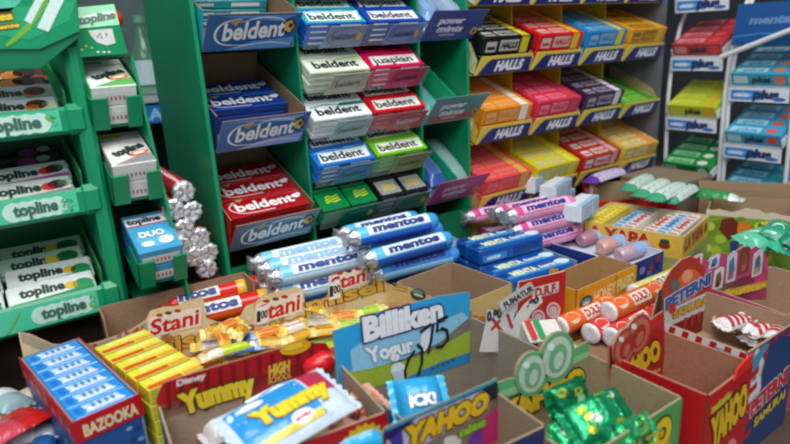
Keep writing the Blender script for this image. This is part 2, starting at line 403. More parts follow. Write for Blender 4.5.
# lowest shelf: small packs two abreast
def small_pack(L, D, H, col, plate, scrib):
    b = B(); b.bx(0, 0, 0, L, D, H, col, 'film', bev=0.0015); f = Fr((0, 0, H), (1, 0, 0), (0, 1, 0))
    if plate: b.rect(f, .003, .004, L - .003, D - .003, plate, 1)
    for i in range(3): b.stroke(f, [(L * (.25 + .02 * i), D * (.34 + .13 * i)), (L * .42, D * (.42 + .13 * i)), (L * .55, D * (.33 + .13 * i)), (L * .78, D * (.42 + .13 * i))], .0022, scrib, 2)
    g = Fr((0, 0, 0), (1, 0, 0), (0, 0, 1)); b.rect(g, L * .1, H * .3, L * .6, H * .6, plate or col, 1); return b
for k, (c, pl, sc, nm) in enumerate([('#0b7d40', None, '#b5cf2a', 'green'), ('#16171a', '#8b8f90', '#cdb62c', 'black')]):
    me = small_pack(0.036, 0.030, 0.0085, c, pl, sc).mesh('gum_pack')
    for a in range(2):
        for q in range(2):
            for j in range(3):
                M = cell((0.3055, 0.3835)[k] + a * 0.0375 + random.uniform(-.0006, .0006), C2ROWS[4]) @ T(0, .003 + q * .031, .0003 + j * .0088)
                solo('gum_pack', None, 'small %s gum pack, %s of the %s %s stack on lowest shelf' % (nm, layer(j, 3), ('front', 'back')[q], ('left', 'right')[a]), 'gum pack', M, 'small %s packs %d %d' % (nm, a, q), me=me)
# --- left bay: open cartons with a glossy front card
C1 = [dict(out='#17a7b5', card='#28609c', pk='#1c9aa8', rows=1, lay=3, plate='#e2ecec', txt='#1a2426', nm='teal', lead='top'),
      dict(out='#0f2f78', card='#4768a6', pk='#0f3d92', rows=2, lay=3, plate=None, txt='#f0f2f4', nm='dark blue', lead='middle'),
      dict(out='#a31219', card='#5d738a', pk='#a8141c', rows=3, lay=4, plate=None, txt='#f3f0ee', nm='dark red', lead='bottom')]
for r, d in enumerate(C1):
    z = C1ROWS[r]; M = cell(0.1965, z); W, D, H = 0.0965, 0.125, 0.040; R3 = M.to_3x3()
    bm = thing('gum_carton', 'open %s gum carton with glossy lettered front card in the left bay, %s shelf' % (d['nm'], d['lead']), 'gum carton', M)
    b = B(); th = .0012; br = '#8f7358'
    b.bx(0, 0, 0, W, D, .001, br, 'card')
    b.bx(0, 0, .001, th, D, H, d['out'], 'print', dict(right=br, top=br)); b.bx(W - th, 0, .001, W, D, H, d['out'], 'print', dict(left=br, top=br))
    b.bx(th, D - th, .001, W - th, D, H + .012, br, 'card')
    sf = Fr((0, D, 0), (0, -1, 0), (0, 0, 1)); b.ell(sf, D - .02, .016, .006, .007, '#dfe4ea', 1)
    part('carton_body', b, bm)
    R = RX(LEAN).to_3x3(); f = Fr((0, -.0012, 0), (1, 0, 0), R @ V((0, 0, 1))); h = 0.0405
    b = B(); b.slab([f.at(-.001, 0), f.at(W - .004, 0), f.at(W + .002, h), f.at(.002, h)], f.n, .001, d['card'], 'gloss', back=br)
    light = {0: '#5b95cf', 1: '#8fa6d6', 2: '#8aa3b5'}[r]; hi = '#e9eef2'
    b.poly(f, [(.02, .001), (W - .006, .001), (W - .003, .013), (.05, .010)], light, 1); b.poly(f, [(.012, h - .002), (W - .004, h - .002), (W - .02, h - .009), (.05, h - .006)], light, 1)
    b.stroke(f, sm([(.034, h - .0045), (.018, h - .009), (.0105, .0225), (.0115, .013), (.022, .007), (.05, .006)]), smw([.0006, .0016, .0026, .0022, .0012, .0004]), hi, 2)
    b.stroke(f, sm([(.035, h - .009), (.055, h - .004), (.075, h - .006), (.088, h - .014)]), smw([.0004, .0015, .0012, .0005]), hi, 2.2)
    b.stroke(f, sm([(.03, .003), (.05, .007), (.07, .008), (.09, .005)]), smw([.0004, .0012, .0012, .0004]), hi, 2.4)
    b.poly(f, [(.022, h - .006), (.037, h - .005), (.029, h - .013)], '#b79a62', 2)
    b.text(f, 'beldent', .0175, .0125, .063, .0185, '#f2f3f5', 3, bold=.03, shear=.12, ang=.05, ol='#273c66', ow=.012)
    b.ell(f, .0855, .026, .0075, .009, '#1c1a22', 3, seg=12); b.ell(f, .0855, .026, .006, .0078, '#d9b24a', 4, seg=10, star=.25); b.ell(f, .087, .027, .0025, .003, '#1c1a22', 5, seg=8)
    part('front_card', b, bm)
    L, PDp, PHp = 0.090, 0.031, 0.0092
    me = gum_pack(L, PDp, PHp, d['pk'], d['pk'], d['plate'], d['txt'], 'beldent', accent={0: '#66d0d0', 1: '#2f66b8', 2: '#c8343a'}[r])
    ff = Fr((0, 0, PHp), (1, 0, 0), (0, 1, 0)); me.ell(ff, L * .90, PDp * .55, .005, .004, '#eceff2', 3, seg=8); me.ell(ff, L * .94, PDp * .62, .003, .003, '#eceff2', 3, seg=8)
    if r: me.stroke(ff, sm([(.012, PDp * .85), (.004, PDp * .5), (.016, PDp * .12), (.05, PDp * .08)]), .0012, '#e3d9d9', 2); me.poly(ff, [(.014, PDp - .001), (.024, PDp - .001), (.018, PDp - .007)], '#b99a5e', 2)
    me = me.mesh('gum_pack')
    y0 = {0: .060, 1: .034, 2: .004}[r]
    for q in range(d['rows']):
        for j in range(d['lay']):
            solo('gum_pack', None, '%s gum pack in the open carton of left bay, %s row, %s' % (d['nm'], ('front', 'second', 'third')[q], layer(j, d['lay'])), 'gum pack',
                 M @ T(.0027, y0 + q * (PDp + .0012), .0013 + j * (PHp + .0003)), '%s carton packs row %d' % (d['nm'], q), me=me)
# --- right bay: clear mint packs behind stickers
C3 = [dict(bg='#39498f', tx='#e6e8f0', low='#39498f', p=('#7fa6d8', '#9fb4d0'), nm='navy'),
      dict(bg='#4e8f88', tx='#dfeeea', low='#a05a4e', p=('#5fb7b0', '#9fc4b6'), nm='teal'),
      dict(bg='#a84678', tx='#ecd3e0', low='#8a3a70', p=('#3f62b4', '#9cc8bc'), nm='magenta')]
for r, d in enumerate(C3):
    z = C3ROWS[r]; f = lipframe(.4620, z, -.001); b = B(); w, h = .0875, .0415
    b.slab([f.at(-.004, 0), f.at(w - .008, 0), f.at(w, h), f.at(.001, h)], f.n, .001, d['bg'], 'gloss'); b.rect(f, .004, .003, w - .016, .012, d['low'], 1)
    b.text(f, 'power', .014, .024, .038, .0085, d['tx'], 2, bold=.045, shear=.25); b.text(f, 'mints', .016, .0125, .038, .0085, d['tx'], 2, bold=.045, shear=.25)
    b.text(f, 'mintitas', .022, .007, .024, .003, d['tx'], 2, bold=.02)
    b.ell(f, w - .012, .012, .006, .006, '#d6b24e', 2, seg=12, star=.2); b.ell(f, w - .012, .012, .0025, .0025, '#1f2440', 3, seg=8)
    part('shelf_sticker', b, rack, RM, '%s sticker lettered in white' % d['nm'])
    M = cell(.4665, z); b = B()
    if r: b.box(M @ V((.0345, 0.006, 0)), M.to_3x3() @ V((.0015, 0, 0)), M.to_3x3() @ V((0, .13, 0)), M.to_3x3() @ V((0, 0, .034)), '#18a06e', 'plastic'); part('divider', b, rack, RM)
    for a in range(2):
        P = Pil(.088, .0285, .010, 3 + a); bb = B(); bb.pillow(P, lambda u, v, c=d['p'][a]: c, 'tint', 12, 8)
        fr = P; bb.rect(fr, -.03, -.009, .03, .009, '#c9d8e4' if r != 2 else '#a9bfe0', 1, 'tint', n=8)
        me = bb.mesh('mint_pack')
        nq = 1 if r == 1 else 2
        for q in range(nq):
            MM = M @ T(.0175 + a * .0365, .052 + .004 * q, .005 + q * .0145) @ RZ(90)
            solo('mint_pack', None, 'clear %s mint pack%s behind the %s sticker, %s side' % (('blue', 'teal', 'blue violet')[r] if a == 0 else 'pale', ', %s one,' % ('lower', 'upper')[q] if nq == 2 else '', d['nm'], ('left', 'right')[a]), 'mint pack', MM, 'mint packs %s %d' % (d['nm'], a), me=me)
# ================================================================ yellow stand of cough-drop boxes
HT = 21.0; HP = 0.1035; HX = 0.5415; HW = 0.0990
HROWS = [0.3765, 0.2905, 0.2005, 0.106]
HM = T(HX, .6, 0)
st = thing('drop_stand', 'yellow stand of boxed menthol drops with blue lettered trays beside the green rack', 'display rack', HM)
YEL = '#c9a800'
for i in range(5):
    b = B(); x = .5420 + i * HP; b.bx(x, .632, 0, x + .002, .765, .46, YEL if i < 4 else '#6d6f70', 'plastic'); part('divider', b, st, HM)
b = B(); b.bx(.5420, .765, 0, .957, .768, .46, YEL, 'plastic'); part('back_panel', b, st, HM)
b = B(); b.bx(.957, .60, 0, .971, .768, .46, '#5e6062', 'plastic'); part('upright', b, st, HM, 'grey upright')
b = B(); b.bx(.5440, .61, 0, .9535, .614, .085, YEL, 'plastic'); part('kick_panel', b, st, HM)
for z in HROWS:
    M = T(.5440, .6, z) @ RX(HT); b = B(); R3 = M.to_3x3()
    b.box(M @ V((0, .004, -.003)), R3 @ V((.412, 0, 0)), R3 @ V((0, .15, 0)), R3 @ V((0, 0, .002)), YEL, 'plastic'); part('shelf', b, st, HM)
def drop_stick(c1, c2, c3):
    b = B(); L, s = .0915, .0235; b.bx(0, 0, 0, L, s, s, c1, 'gloss', bev=.0014); f = Fr((0, 0, s), (1, 0, 0), (0, 1, 0)); g = Fr((0, 0, 0), (1, 0, 0), (0, 0, 1))
    for fr in (f, g):
        b.rect(fr, .030, .0045, .064, s - .0045, c2, 1); b.rect(fr, .068, .001, .082, s - .001, c3, 1); b.text(fr, 'HALLS', .033, .008, .028, .0078, c1, 2, bold=.06, shear=.2)
        b.rect(fr, .006, .004, .024, s - .006, c2, 1); b.rect(fr, .008, .007, .022, .011, c1, 2)
    return b
HC = [[None] * 4,
      [('#15181a', '#b9bcae', '#d8c41f', '#cfd8b8', 'black'), ('#d5191c', '#cfc9bc', '#e2bd25', '#e8d6a0', 'red'), ('#1584c4', '#8fb9d0', '#e0d02c', '#bfe0ee', 'sky blue'), ('#dd9a14', '#7a6426', '#d9b730', '#f1d04a', 'amber')],
      [('#e58a1c', '#e9b070', '#f1ead8', '#f3c24a', 'orange'), ('#d92f4c', '#e77f92', '#c94158', '#f2d3c8', 'raspberry red'), ('#3a1f3e', '#a99fb2', '#e9d9e2', '#e6cfd6', 'dark purple'), ('#5fae2a', '#8ed05a', '#3c8a24', '#b8dc6a', 'lime green')],
      [('#e2504e', '#e8736c', '#d8a84a', '#ef9f86', 'salmon'), ('#d6c21a', '#c3c6a2', '#e6d84a', '#e8d94e', 'yellow'), ('#b8231f', '#e2d6cc', '#d8a9a4', '#d4503e', 'brick red'), ('#d9b04a', '#e6dcb4', '#e8934a', '#e0b050', 'pale gold')]]
RNM = ['top', 'upper', 'middle', 'lower']
for r, z in enumerate(HROWS):
    for k in range(4):
        M = T(.5450 + k * HP, .6, z) @ RX(HT)
        cc = HC[r][k] or ('#1b3f9a', '#8fa0d0', '#1b3f9a', '#d8d8e0', 'blue')
        c1, c2, c3, c4, nm = cc
        lbl = 'lettered blue tray holding %s drop sticks, %s row of the yellow stand' % (nm, RNM[r])
        if r == 0: lbl = 'lettered blue tray in the top row of the yellow stand, %s' % ('leftmost', 'second from left', 'third from left', 'rightmost')[k]
        t_ = thing('drop_tray', lbl, 'sweet box', M)
        b = B(); W, D = HW, .11; sd = '#d9c35a'
        b.bx(0, 0, 0, W, D, .0012, '#8a7358', 'card')
        b.face([(W, 0, 0), (W, D, 0), (W, D, .04), (W, .02, .034), (W, 0, .018)], '#e2c64a'); b.face([(W - .001, 0, .018), (W - .001, .02, .034), (W - .001, D, .04), (W - .001, D, 0), (W - .001, 0, 0)], '#a58a68', 'card')
        b.face([(0, D, 0), (0, 0, 0), (0, 0, .019), (0, .02, .036), (0, D, .04)], c4); b.face([(.001, D, .04), (.001, .02, .036), (.001, 0, .019), (.001, 0, 0), (.001, D, 0)], '#a58a68', 'card')
        sf = Fr((0, D, 0), (0, -1, 0), (0, 0, 1))
        b.ell(sf, D - .026, .019, .014, .012, c3 if r else c1, 1, seg=14); b.ell(sf, D - .026, .019, .009, .008, c4, 2, seg=10); b.stroke(sf, [(D - .001, .018), (D - .012, .004), (D - .035, .001)], .003, '#e6cf55', 2)
        part('tray_side', b, t_, None, 'sides printed with fruit')
        b = B(); f = Fr((0, -.0012, 0), (1, 0, 0), (0, 0, 1)); h = .0245
        b.slab([f.at(0, 0), f.at(W, 0), f.at(W, h), f.at(.006, h)], f.n, .0012, '#e3cd4e')
        b.poly(f, [(.004, 0), (W, 0), (W, .0205), (.024, .0205), (.017, .016)], '#14266e', 1)
        b.text(f, 'HALLS', .034, .0045, .048, .0125, '#eef0f4', 2, bold=.06, shear=.25)
        part('tray_front', b, t_)
        if r:
            me = drop_stick(c1, c2, c3).mesh('drop_stick')
            low = (r == 2 and k == 3)
            for q in range(4):
                for j in range(1 if low else 2):
                    MM = M @ T(.004 + random.uniform(-.0008, .0008), .0012 + q * .0240, .0014 + j * .0239)
                    solo('drop_stick', None, '%s drop stick, %s%s, %s row of yellow stand' % (nm, 'in front' if q == 0 else ORD[q] + ' from front', '' if low else (', lower layer', ', upper layer')[j], RNM[r]), 'sweet pack', MM, '%s drop sticks%s' % (nm, ' front' if q == 0 else ''), me=me)
            if low:
                pass
# ================================================================ white wire racks on the right
PT = 26.0
def pcell(y, z, x=1.0): return T(x, y, z) @ RZ(-90) @ RX(PT)
WM1 = T(1.0, .56, 0); WM2 = T(1.0, .455, 0)
w1 = thing('wire_rack', 'white wire rack of mint boxes, the one next to the yellow stand', 'display rack', WM1)
w2 = thing('wire_rack', 'white wire rack of blue mint boxes at the right edge of the photo', 'display rack', WM2)
def loop(w, WM, y0, y1, x=1.0):
    for y in (y0, y1):
        b = B(); b.tube([(x + .02, y, 0), (x + .012, y, .12), (x + .006, y, .22), (x + .010, y, .28), (x + .028, y, .34), (x + .065, y, .40), (x + .11, y, .45)], .0035, '#d8dadb'); part('side_wire', b, w, WM)
loop(w1, WM1, .6075, .5098); loop(w2, WM2, .5026, .4070)
def box_pack(L, D, H, c1, c2, c3):
    b = B(); b.bx(0, 0, 0, L, D, H, c1, 'gloss', bev=.001); f = Fr((0, 0, H), (1, 0, 0), (0, 1, 0)); g = Fr((0, 0, 0), (1, 0, 0), (0, 0, 1))
    b.rect(f, .006, .004, L * .62, D - .004, c2, 1); b.ell(f, L * .8, D * .5, .009, .006, c3, 1, seg=10); b.text(f, 'plus', L * .2, D * .3, L * .35, D * .35, c1, 2, bold=.04, shear=.2)
    b.rect(g, .004, H * .2, L * .3, H * .8, c2, 1); b.text(g, 'plus', L * .38, H * .3, L * .3, H * .45, '#30384a', 2, bold=.05, shear=.2); b.ell(g, L * .85, H * .5, .008, H * .35, c3, 1, seg=10)
    return b
def plus_tray(w, WM, y, z, cols, nm, where, W=.088, rows=4, lay=1, label=True, text='plus'):
    M = pcell(y, z)
    t_ = thing('mint_tray', 'white tray with blue lettered front, holding %s mint boxes' % nm, 'sweet box', M)
    b = B(); D = .10; b.bx(0, 0, 0, W, D, .0015, '#d5d9dc', 'wire'); b.bx(0, 0, 0, .0015, D, .014, '#d5d9dc', 'wire'); b.bx(W - .0015, 0, 0, W, D, .014, '#d5d9dc', 'wire'); part('tray_body', b, t_)
    b = B(); R = RX(-18).to_3x3(); f = Fr((0, -.0105, -.0195), (1, 0, 0), R @ V((0, 0, 1))); h = .0222
    b.slab([f.at(0, 0), f.at(W, 0), f.at(W, h), f.at(0, h)], f.n, .001, '#dfe6ee', 'gloss')
    b.poly(f, [(.003, .003), (.05, .003), (.062, .011), (.045, .018), (.003, .018)], '#2f86d6', 1); b.ell(f, .074, .005, .010, .003, '#2f6fc0', .6, seg=14); b.ell(f, .022, .0105, .014, .004, '#8cc0ee', 2, seg=12)
    b.text(f, 'menta', .008, .008, .022, .0055, '#e8f0f8', 3, bold=.05); b.text(f, 'plus', .038, .0065, .034, .0125, '#26345e', 3, bold=.06, shear=.2)
    part('tray_front', b, t_)
    L, Dp, Hp = W - .004, .0205, .0215
    me = box_pack(L, Dp, Hp, *cols).mesh('mint_box')
    for q in range(rows):
        for j in range(lay):
            solo('mint_box', None, '%s mint box on the white wire rack, %s' % (nm, 'in front' if q == 0 else ORD[q] + ' from front'), 'mint box', M @ T(.002, .001 + q * .0210, .0017 + j * .0218), '%s mint boxes %s' % (nm, where), me=me)
plus_tray(w1, WM1, .602, .287, ('#b83a44', '#d98a8c', '#e04848'), 'red', 'upper left of the white racks')
plus_tray(w1, WM1, .602, .187, ('#b9c832', '#d6d64a', '#e0b23a'), 'yellow green', 'middle left of the white racks')
plus_tray(w1, WM1, .602, .087, ('#1e8a44', '#8fc79c', '#d8e4d0'), 'green', 'lower left of the white racks')
plus_tray(w2, WM2, .499, .241, ('#3fa3c4', '#bfe0ea', '#e0865a'), 'pale blue', 'upper right of the white racks')
plus_tray(w2, WM2, .499, .150, ('#3f9fc6', '#a9d6e6', '#d8604e'), 'aqua blue', 'middle right of the white racks')
plus_tray(w2, WM2, .499, .055, ('#2f87a8', '#8cc2d2', '#3fa08a'), 'teal blue', 'lower right of the white racks')
plus_tray(w1, WM1, .602, .380, ('#5fb0e0', '#d3e8f2', '#2f7fd0'), 'white and sky blue', 'very top left of the white racks')
# header sign of the second wire rack
M = T(.985, .497, .305) @ RZ(-90) @ RX(-8)
b = B(); f = Fr((0, 0, 0), (1, 0, 0), (0, 0, 1)); b.slab([f.at(0, 0), f.at(.11, 0), f.at(.11, .06), f.at(0, .06)], f.n, .03, '#1b4f8c', 'gloss'); b.text(f, 'menta', .022, .030, .055, .011, '#5d87b0', 2, bold=.05, shear=.2)
b.stroke(f, [(0, .012), (.04, .016), (.11, .012)], .002, '#3f78bc', 1)
part('header_sign', b, w2, None, 'blue lettered sign').matrix_world = M
b = B(); b.tube([(.975, .506, .288), (.975, .39, .332)], .004, '#d8dadb'); part('cross_wire', b, w2, WM2)
# ================================================================ left green stand of flat gum packs
LM = T(0.0, 0.6, 0.0)
ls = thing('pack_stand', 'green plastic stand of flat gum packs at the left edge with a big tilted sign', 'display rack', LM)
def lbox(nm, x0, y0, z0, x1, y1, z1, col=GREEN, bev=.0015, m='plastic', label=None):
    b = B(); b.bx(x0, y0, z0, x1, y1, z1, col, m, bev=bev); return part(nm, b, ls, LM, label)
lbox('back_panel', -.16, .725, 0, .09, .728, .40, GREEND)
lbox('post', .0765, .594, 0.098, .0905, .628, .352, bev=.004)
lbox('side_panel', .0775, .628, 0.098, .0805, .725, .352)
lbox('base_board', -.16, .63, 0, .0905, .66, .098, '#3a2a20', .0015, 'card', 'dark brown base board')  # dark brown paints in the shaded inside of a carton below the shelves
LZ = [(0.2770, 0.2995, (0, 136.6)), (0.2045, 0.2280, (0, 225)), (0.107, 0.1335, (0, 333))]
for i, (z0, z1, _) in enumerate(LZ):
    b = B(); b.bx(-.16, .5945, z0 - .001, .0775, .601, z1, GREEN, 'plastic', bev=.003); b.bx(.066, .592, z0 - .002, .0865, .606, z1 + .002, GREEN, 'plastic', bev=.005)
    lp = part('shelf_lip', b, ls, LM)
    f = Fr((0, .5940, 0), (1, 0, 0), (0, 0, 1)); b = B()
    b.slab([V((-.15, .5940, z0 + .003)), V((.064, .5940, z0 + .003)), V((.064, .5940, z1 - .002)), V((-.15, .5940, z1 - .002))], (0, -1, 0), .0004, '#4cc49a', 'gloss')
    q = [((-12, 136), (40, 122.5), (-14, 122)), ((14, 213.5), (56, 200.5), (14, 201)), ((41.5, 313), (84, 298.5), (41, 301))][i]
    uA, uB, uC = (V(f.uv(*p)) for p in q); c = (uA + uB) / 2; zc = (z0 + z1) / 2
    for k in range(5): t = k / 4; b.ell(f, uA.x + (uB.x - uA.x) * t, zc, .0085, .0085, '#bfe2d2', 1 + .12 * k, seg=12)
    b.text(f, 'topline', uA.x, zc - .0035, uB.x - uA.x, .0095, '#3d6b58', 3, bold=.05)
    r = random.Random(i)
    for k in range(14): x = uB.x + .004 + r.uniform(0, max(.004, .056 - uB.x)); b.ell(f, min(x, .061), zc + r.uniform(-.006, .006), .002, .001, r.choice(['#7fae4a', '#1d9a6c', '#5cc49c']), 2 + .1 * k, seg=6, rot=r.uniform(0, 3))
    b.stroke(f, [(-.012, z0 + .004), (-.004, zc), (.002, z1 - .004)], .0016, '#6fae52', 2)
    part('lip_sticker', b, lp, LM)
    M = T(-.155, .602, z0 + .002) @ RX(9); b = B(); R3 = M.to_3x3(); b.box(M @ V((0, 0, 0)), R3 @ V((.232, 0, 0)), R3 @ V((0, .122, 0)), R3 @ V((0, 0, .002)), GREEND, 'plastic'); part('shelf', b, ls, LM)
    b = B(); R3 = RX(16).to_3x3()
    for x in (.0718,): b.box((x, .612, z1 - .004), (.0014, 0, 0), R3 @ V((0, .10, 0)), R3 @ V((0, 0, .018)), '#4fb56a', 'tint')
    part('guide_fin', b, ls, LM)
# big sign on top
f = Fr((0, .586, .34), (1, 0, 0), (0, 0, 1)); b = B()
out = [(-40, 70), (41, 67.5), (80.6, 36), (77, 0), (74, -30), (-40, -30)][::-1]
b.slab([f.at(*p) for p in f.P(out)], f.n, .045, GREEND, 'plastic'); sg = part('sign', b, ls, LM)
f = Fr((0, .584, .34), (1, 0, 0), (0, 0, 1)); b = B()
inn = [(-40, 49), (39.5, 49), (80, 31), (76.5, 0), (73, -30), (-40, -30)][::-1]
b.slab([f.at(*p) for p in f.P(inn)], f.n, .0018, '#128f5e', 'gloss'); g2 = '#1aa06a'
b.ppoly(f, [(-40, 0), (22, 0), (10, 12), (-40, 14)], '#56c0a0', 1)
b.ppoly(f, [(-40, 30), (-40, 12), (30, 6), (60, 0), (76, 0), (70, 20), (30, 40)][::-1], g2, 1)
b.pstroke(f, [(6, 46), (16, 38), (27, 28), (36, 16), (43, 5), (48, -6)], [3, 5, 6, 6, 6, 5], '#6fae3c', 2)
b.ppoly(f, [(24, 20.5), (31, 24), (47, -6), (38, -6)][::-1][::-1], '#cfe6df', 3); b.ppoly(f, [(37, 27.5), (48.5, 32), (64, 0), (52, -4)], '#d3e9e2', 3)
b.ppoly(f, [(-10, 13), (13, 11.5), (13.5, 20.5), (-10, 23)], '#5a4a1a', 3); b.ptext(f, 'nea', (-8, 21.5), (12.3, 19), (-8, 14), '#e4d02a', 4, bold=.05)
b.ppoly(f, [(-10, 25.5), (19.5, 22.5), (20, 27.5), (-10, 32)], '#7a3a1a', 3); b.ptext(f, 'mente', (-9, 30.5), (19, 26.6), (-9, 26.5), '#e4d02a', 4, bold=.05)
part('sign_card', b, sg, LM, 'lettered card picturing white gum sticks')
# flat packs, shingled
def flat_pack(c1, c2, fruit, dark='#203028'):
    L, D, H = .0725, .026, .006; b = B(); b.bx(0, 0, 0, L, D, H, c1, 'gloss', bev=.002); f = Fr((0, 0, H), (1, 0, 0), (0, 1, 0))
    b.poly(f, [(.002, .002), (L - .002, .002), (L - .002, .008), (L * .4, .005), (.002, .004)], c2, 1)
    b.text(f, 'topline', .010, .0095, .036, .0095, dark, 2, bold=.05)
    for (x, y, rx, c) in fruit: b.ell(f, L * x, D * y, rx, rx * .7, c, 3, seg=10)
    return b
FP = [[('#c9d2cc', '#6fae7c', [(.78, .55, .009, '#3a2416'), (.72, .4, .006, '#d5702a'), (.9, .5, .006, '#b8cc9a')], 'pale', '#2a3a30'),
       ('#4a3a26', '#3f8a4a', [(.62, .6, .010, '#d5842e'), (.75, .7, .009, '#2a1a10'), (.4, .3, .008, '#d56a2a'), (.9, .3, .008, '#c9652c')], 'dark brown and orange', '#c9c4b4')],
      [('#b9c6bc', '#8a4a86', [(.74, .5, .007, '#b8282c'), (.83, .55, .008, '#26382c'), (.92, .6, .006, '#88a890')], 'grey green', '#22302a'),
       ('#39463c', '#7a2a74', [(.6, .6, .008, '#8a3a80'), (.8, .7, .006, '#a9b4a8')], 'dark green and purple', '#16201a')],
      [('#dfe6e0', '#1b8a52', [(.72, .45, .006, '#d8b02c'), (.85, .4, .009, '#1b8a52')], 'white and green', '#26423a'),
       ('#a9c9b0', '#1b7a48', [(.62, .45, .007, '#cdb82c'), (.8, .5, .010, '#16643a')], 'pale green', '#1f4030')]]
SHN = ['top', 'middle', 'bottom']
for i in range(3):
    z = LZ[i][1]; n = (4, 4, 4)[i]; ms = [flat_pack(*FP[i][k][:3], FP[i][k][4]).mesh('flat_pack') for k in (0, 1)]
    for col in range(2 if i == 2 else 1):
        for j in range(n):
            k = 0 if j < 2 else 1
            if i == 2: k = 0 if j < 2 else 1
            x = (-.0035, -.005, -.0035)[i] - col * .0755 + (.0 if j % 2 else -.002) * (1 + j * .3)
            M = T(x, .6075 + j * .0195, z - .010 + j * .0062 + (.004 if j else 0)) @ RX(34) @ RZ(random.uniform(-1.5, 1.5))
            w = ('first', 'second', 'third', 'fourth', 'fifth', 'hindmost')[j]
            solo('gum_pack', None, '%s flat gum pack%s, %s from lip, %s shelf, left stand' % (FP[i][k][3], ' at photo edge' if col else '', w, SHN[i]), 'gum pack', M, None, me=ms[k])
# ---------------------------------------------------------------- narrow column of little flip-top boxes
FM = T(.115, .6, 0)
fc = thing('flip_box_column', 'narrow green column holding little flip-top gum boxes under a price card', 'display rack', FM)
def fbox(nm, x0, y0, z0, x1, y1, z1, col=GREEN, bev=.001, lab=None):
    b = B(); b.bx(x0, y0, z0, x1, y1, z1, col, 'plastic', bev=bev); return part(nm, b, fc, FM, lab)
fbox('back_panel', .0905, .70, 0, .145, .703, .362, GREEND); fbox('foot', .097, .60, 0, .141, .66, .108, GREEND)
b = B(); b.slab([V((.1325, .597, .338)), V((.136, .590, .26)), V((.1425, .572, .108)), V((.1425, .70, .108)), V((.1325, .70, .338))], (1, 0, 0), .0025, GREEN, 'plastic'); part('side_panel', b, fc, FM)
FR_ = [(.0900, .600, .2790, .0395), (.0935, .590, .2110, .040), (.0985, .570, .1330, .041)]
FBc = [('#dfe6dc', '#5fae52', '#e07a3a', '#3a7a3a', 'white and green', 'upper'), ('#dedad6', '#8a8a88', '#d86a3a', '#3a3a38', 'white and grey', 'middle'), ('#3f9cc8', '#8fcbe0', '#bfe2ee', '#2a6a94', 'light blue', 'lower')]
for i, (x, y, z, W) in enumerate(FR_):
    M = T(x, y, z) @ RX(22); R3 = M.to_3x3()
    b = B(); b.box(M @ V((-.001, 0, -.002)), R3 @ V((W + .002, 0, 0)), R3 @ V((0, .09, 0)), R3 @ V((0, 0, .002)), GREENd if False else GREEND, 'plastic'); part('shelf', b, fc, FM)
    b = B()
    for xa, xb in ((-.0015, .013), (W - .011, W + .0015)):
        b.box(M @ V((xa, -.0035, -.002)), R3 @ V((xb - xa, 0, 0)), R3 @ V((0, .002, 0)), R3 @ V((0, 0, .030)), GREEN, 'plastic')
    b.box(M @ V((-.0015, -.0035, -.002)), R3 @ V((.0012, 0, 0)), R3 @ V((0, .03, 0)), R3 @ V((0, 0, .030)), GREEN, 'plastic')
    part('bracket', b, fc, FM)
    c1, c2, c3, c4, nm, lv = FBc[i]; D, H = .060, .0185
    b = B(); b.bx(0, 0, 0, W - .001, D, H, c1, 'print', dict(left=c2 if i < 2 else c4, right=c2), bev=.0008); f = Fr((0, 0, H), (1, 0, 0), (0, 1, 0)); w = W - .001
    if i < 2:
        b.poly(f, [(.004, .001), (w - .001, .001), (w - .001, .016), (.02, .010)], c2, 1); b.ell(f, w * .72, .017, .010, .004, c3, 2, seg=12, rot=.3); b.ell(f, w * .72, .017, .006, .0022, '#e8d9c8', 3, seg=10, rot=.3)
        b.stroke(f, [(.001, D - .016), (w - .001, D - .014)], .001, '#c03a3a', 2); b.rect(f, .003, D - .011, w * .55, D - .005, '#c9c22c' if i == 1 else c2, 2)
        b.text(f, 'topline', .008, .0145, .030, .010, '#23302a', 4, bold=.05, ang=.42)
    else:
        b.rect(f, .001, D - .018, w - .001, D - .006, '#dfe8ea', 1); b.rect(f, .001, D - .020, w - .001, D - .018, '#c03a44', 1); b.text(f, 'topline', .003, D - .0155, .030, .008, '#1f2a34', 2, bold=.05)
        b.ell(f, w * .5, .018, .016, .013, '#5fb2d6', 1); b.text(f, 'DUO', .008, .021, .022, .008, '#eaf4f8', 3, bold=.05, ol='#2a78a8')
        b.ell(f, w * .3, .011, .006, .004, '#e8f3f6', 2, seg=10); b.ell(f, w * .72, .013, .007, .006, '#e8f3f6', 2, seg=10)
    g = Fr((0, 0, 0), (1, 0, 0), (0, 0, 1)); b.rect(g, .003, .003, w - .003, .012, '#dcdcd6', 1)
    for k in range(5): b.rect(g, .012 + k * .0035, .005, .0138 + k * .0035, .009, '#a86a6a', 2)
    me = b.mesh('flip_box')
    for j in range(2): solo('flip_box', None, '%s flip-top gum box, %s of its pair in narrow green column' % (nm, ('lower', 'upper')[j]), 'gum box', M @ T(.0003, 0, .0004 + j * .0189), None, me=me)
f = Fr((0, .597, .34), (1, 0, 0), (0, 0, 1)); b = B()
b.slab([f.at(*p) for p in f.P([(77, 57.6), (128, 53.5), (119.5, 25), (77.5, 29)])], f.n, .002, '#0c8f58', 'gloss')
b.ppoly(f, [(88, 30.5), (112, 28.5), (115.5, 43), (107, 45.5), (97, 42.5), (91, 36)][::-1], '#d9dcd6', 2); b.pstroke(f, [(97, 38), (100, 33), (102, 39)], .9, '#333836', 3); b.pstroke(f, [(105, 35), (107, 33), (106, 37)], .7, '#4a4e4c', 3)
for px, py in ((82, 50), (86, 46), (92, 48), (98, 52), (104, 52), (109, 52)): b.pell(f, px, py, 1.6, 1.2, '#9fc24a' if px < 95 else '#cfe6d4', 2, seg=8)
card = part('price_card', b, fc, FM, 'green card with a white price tag')
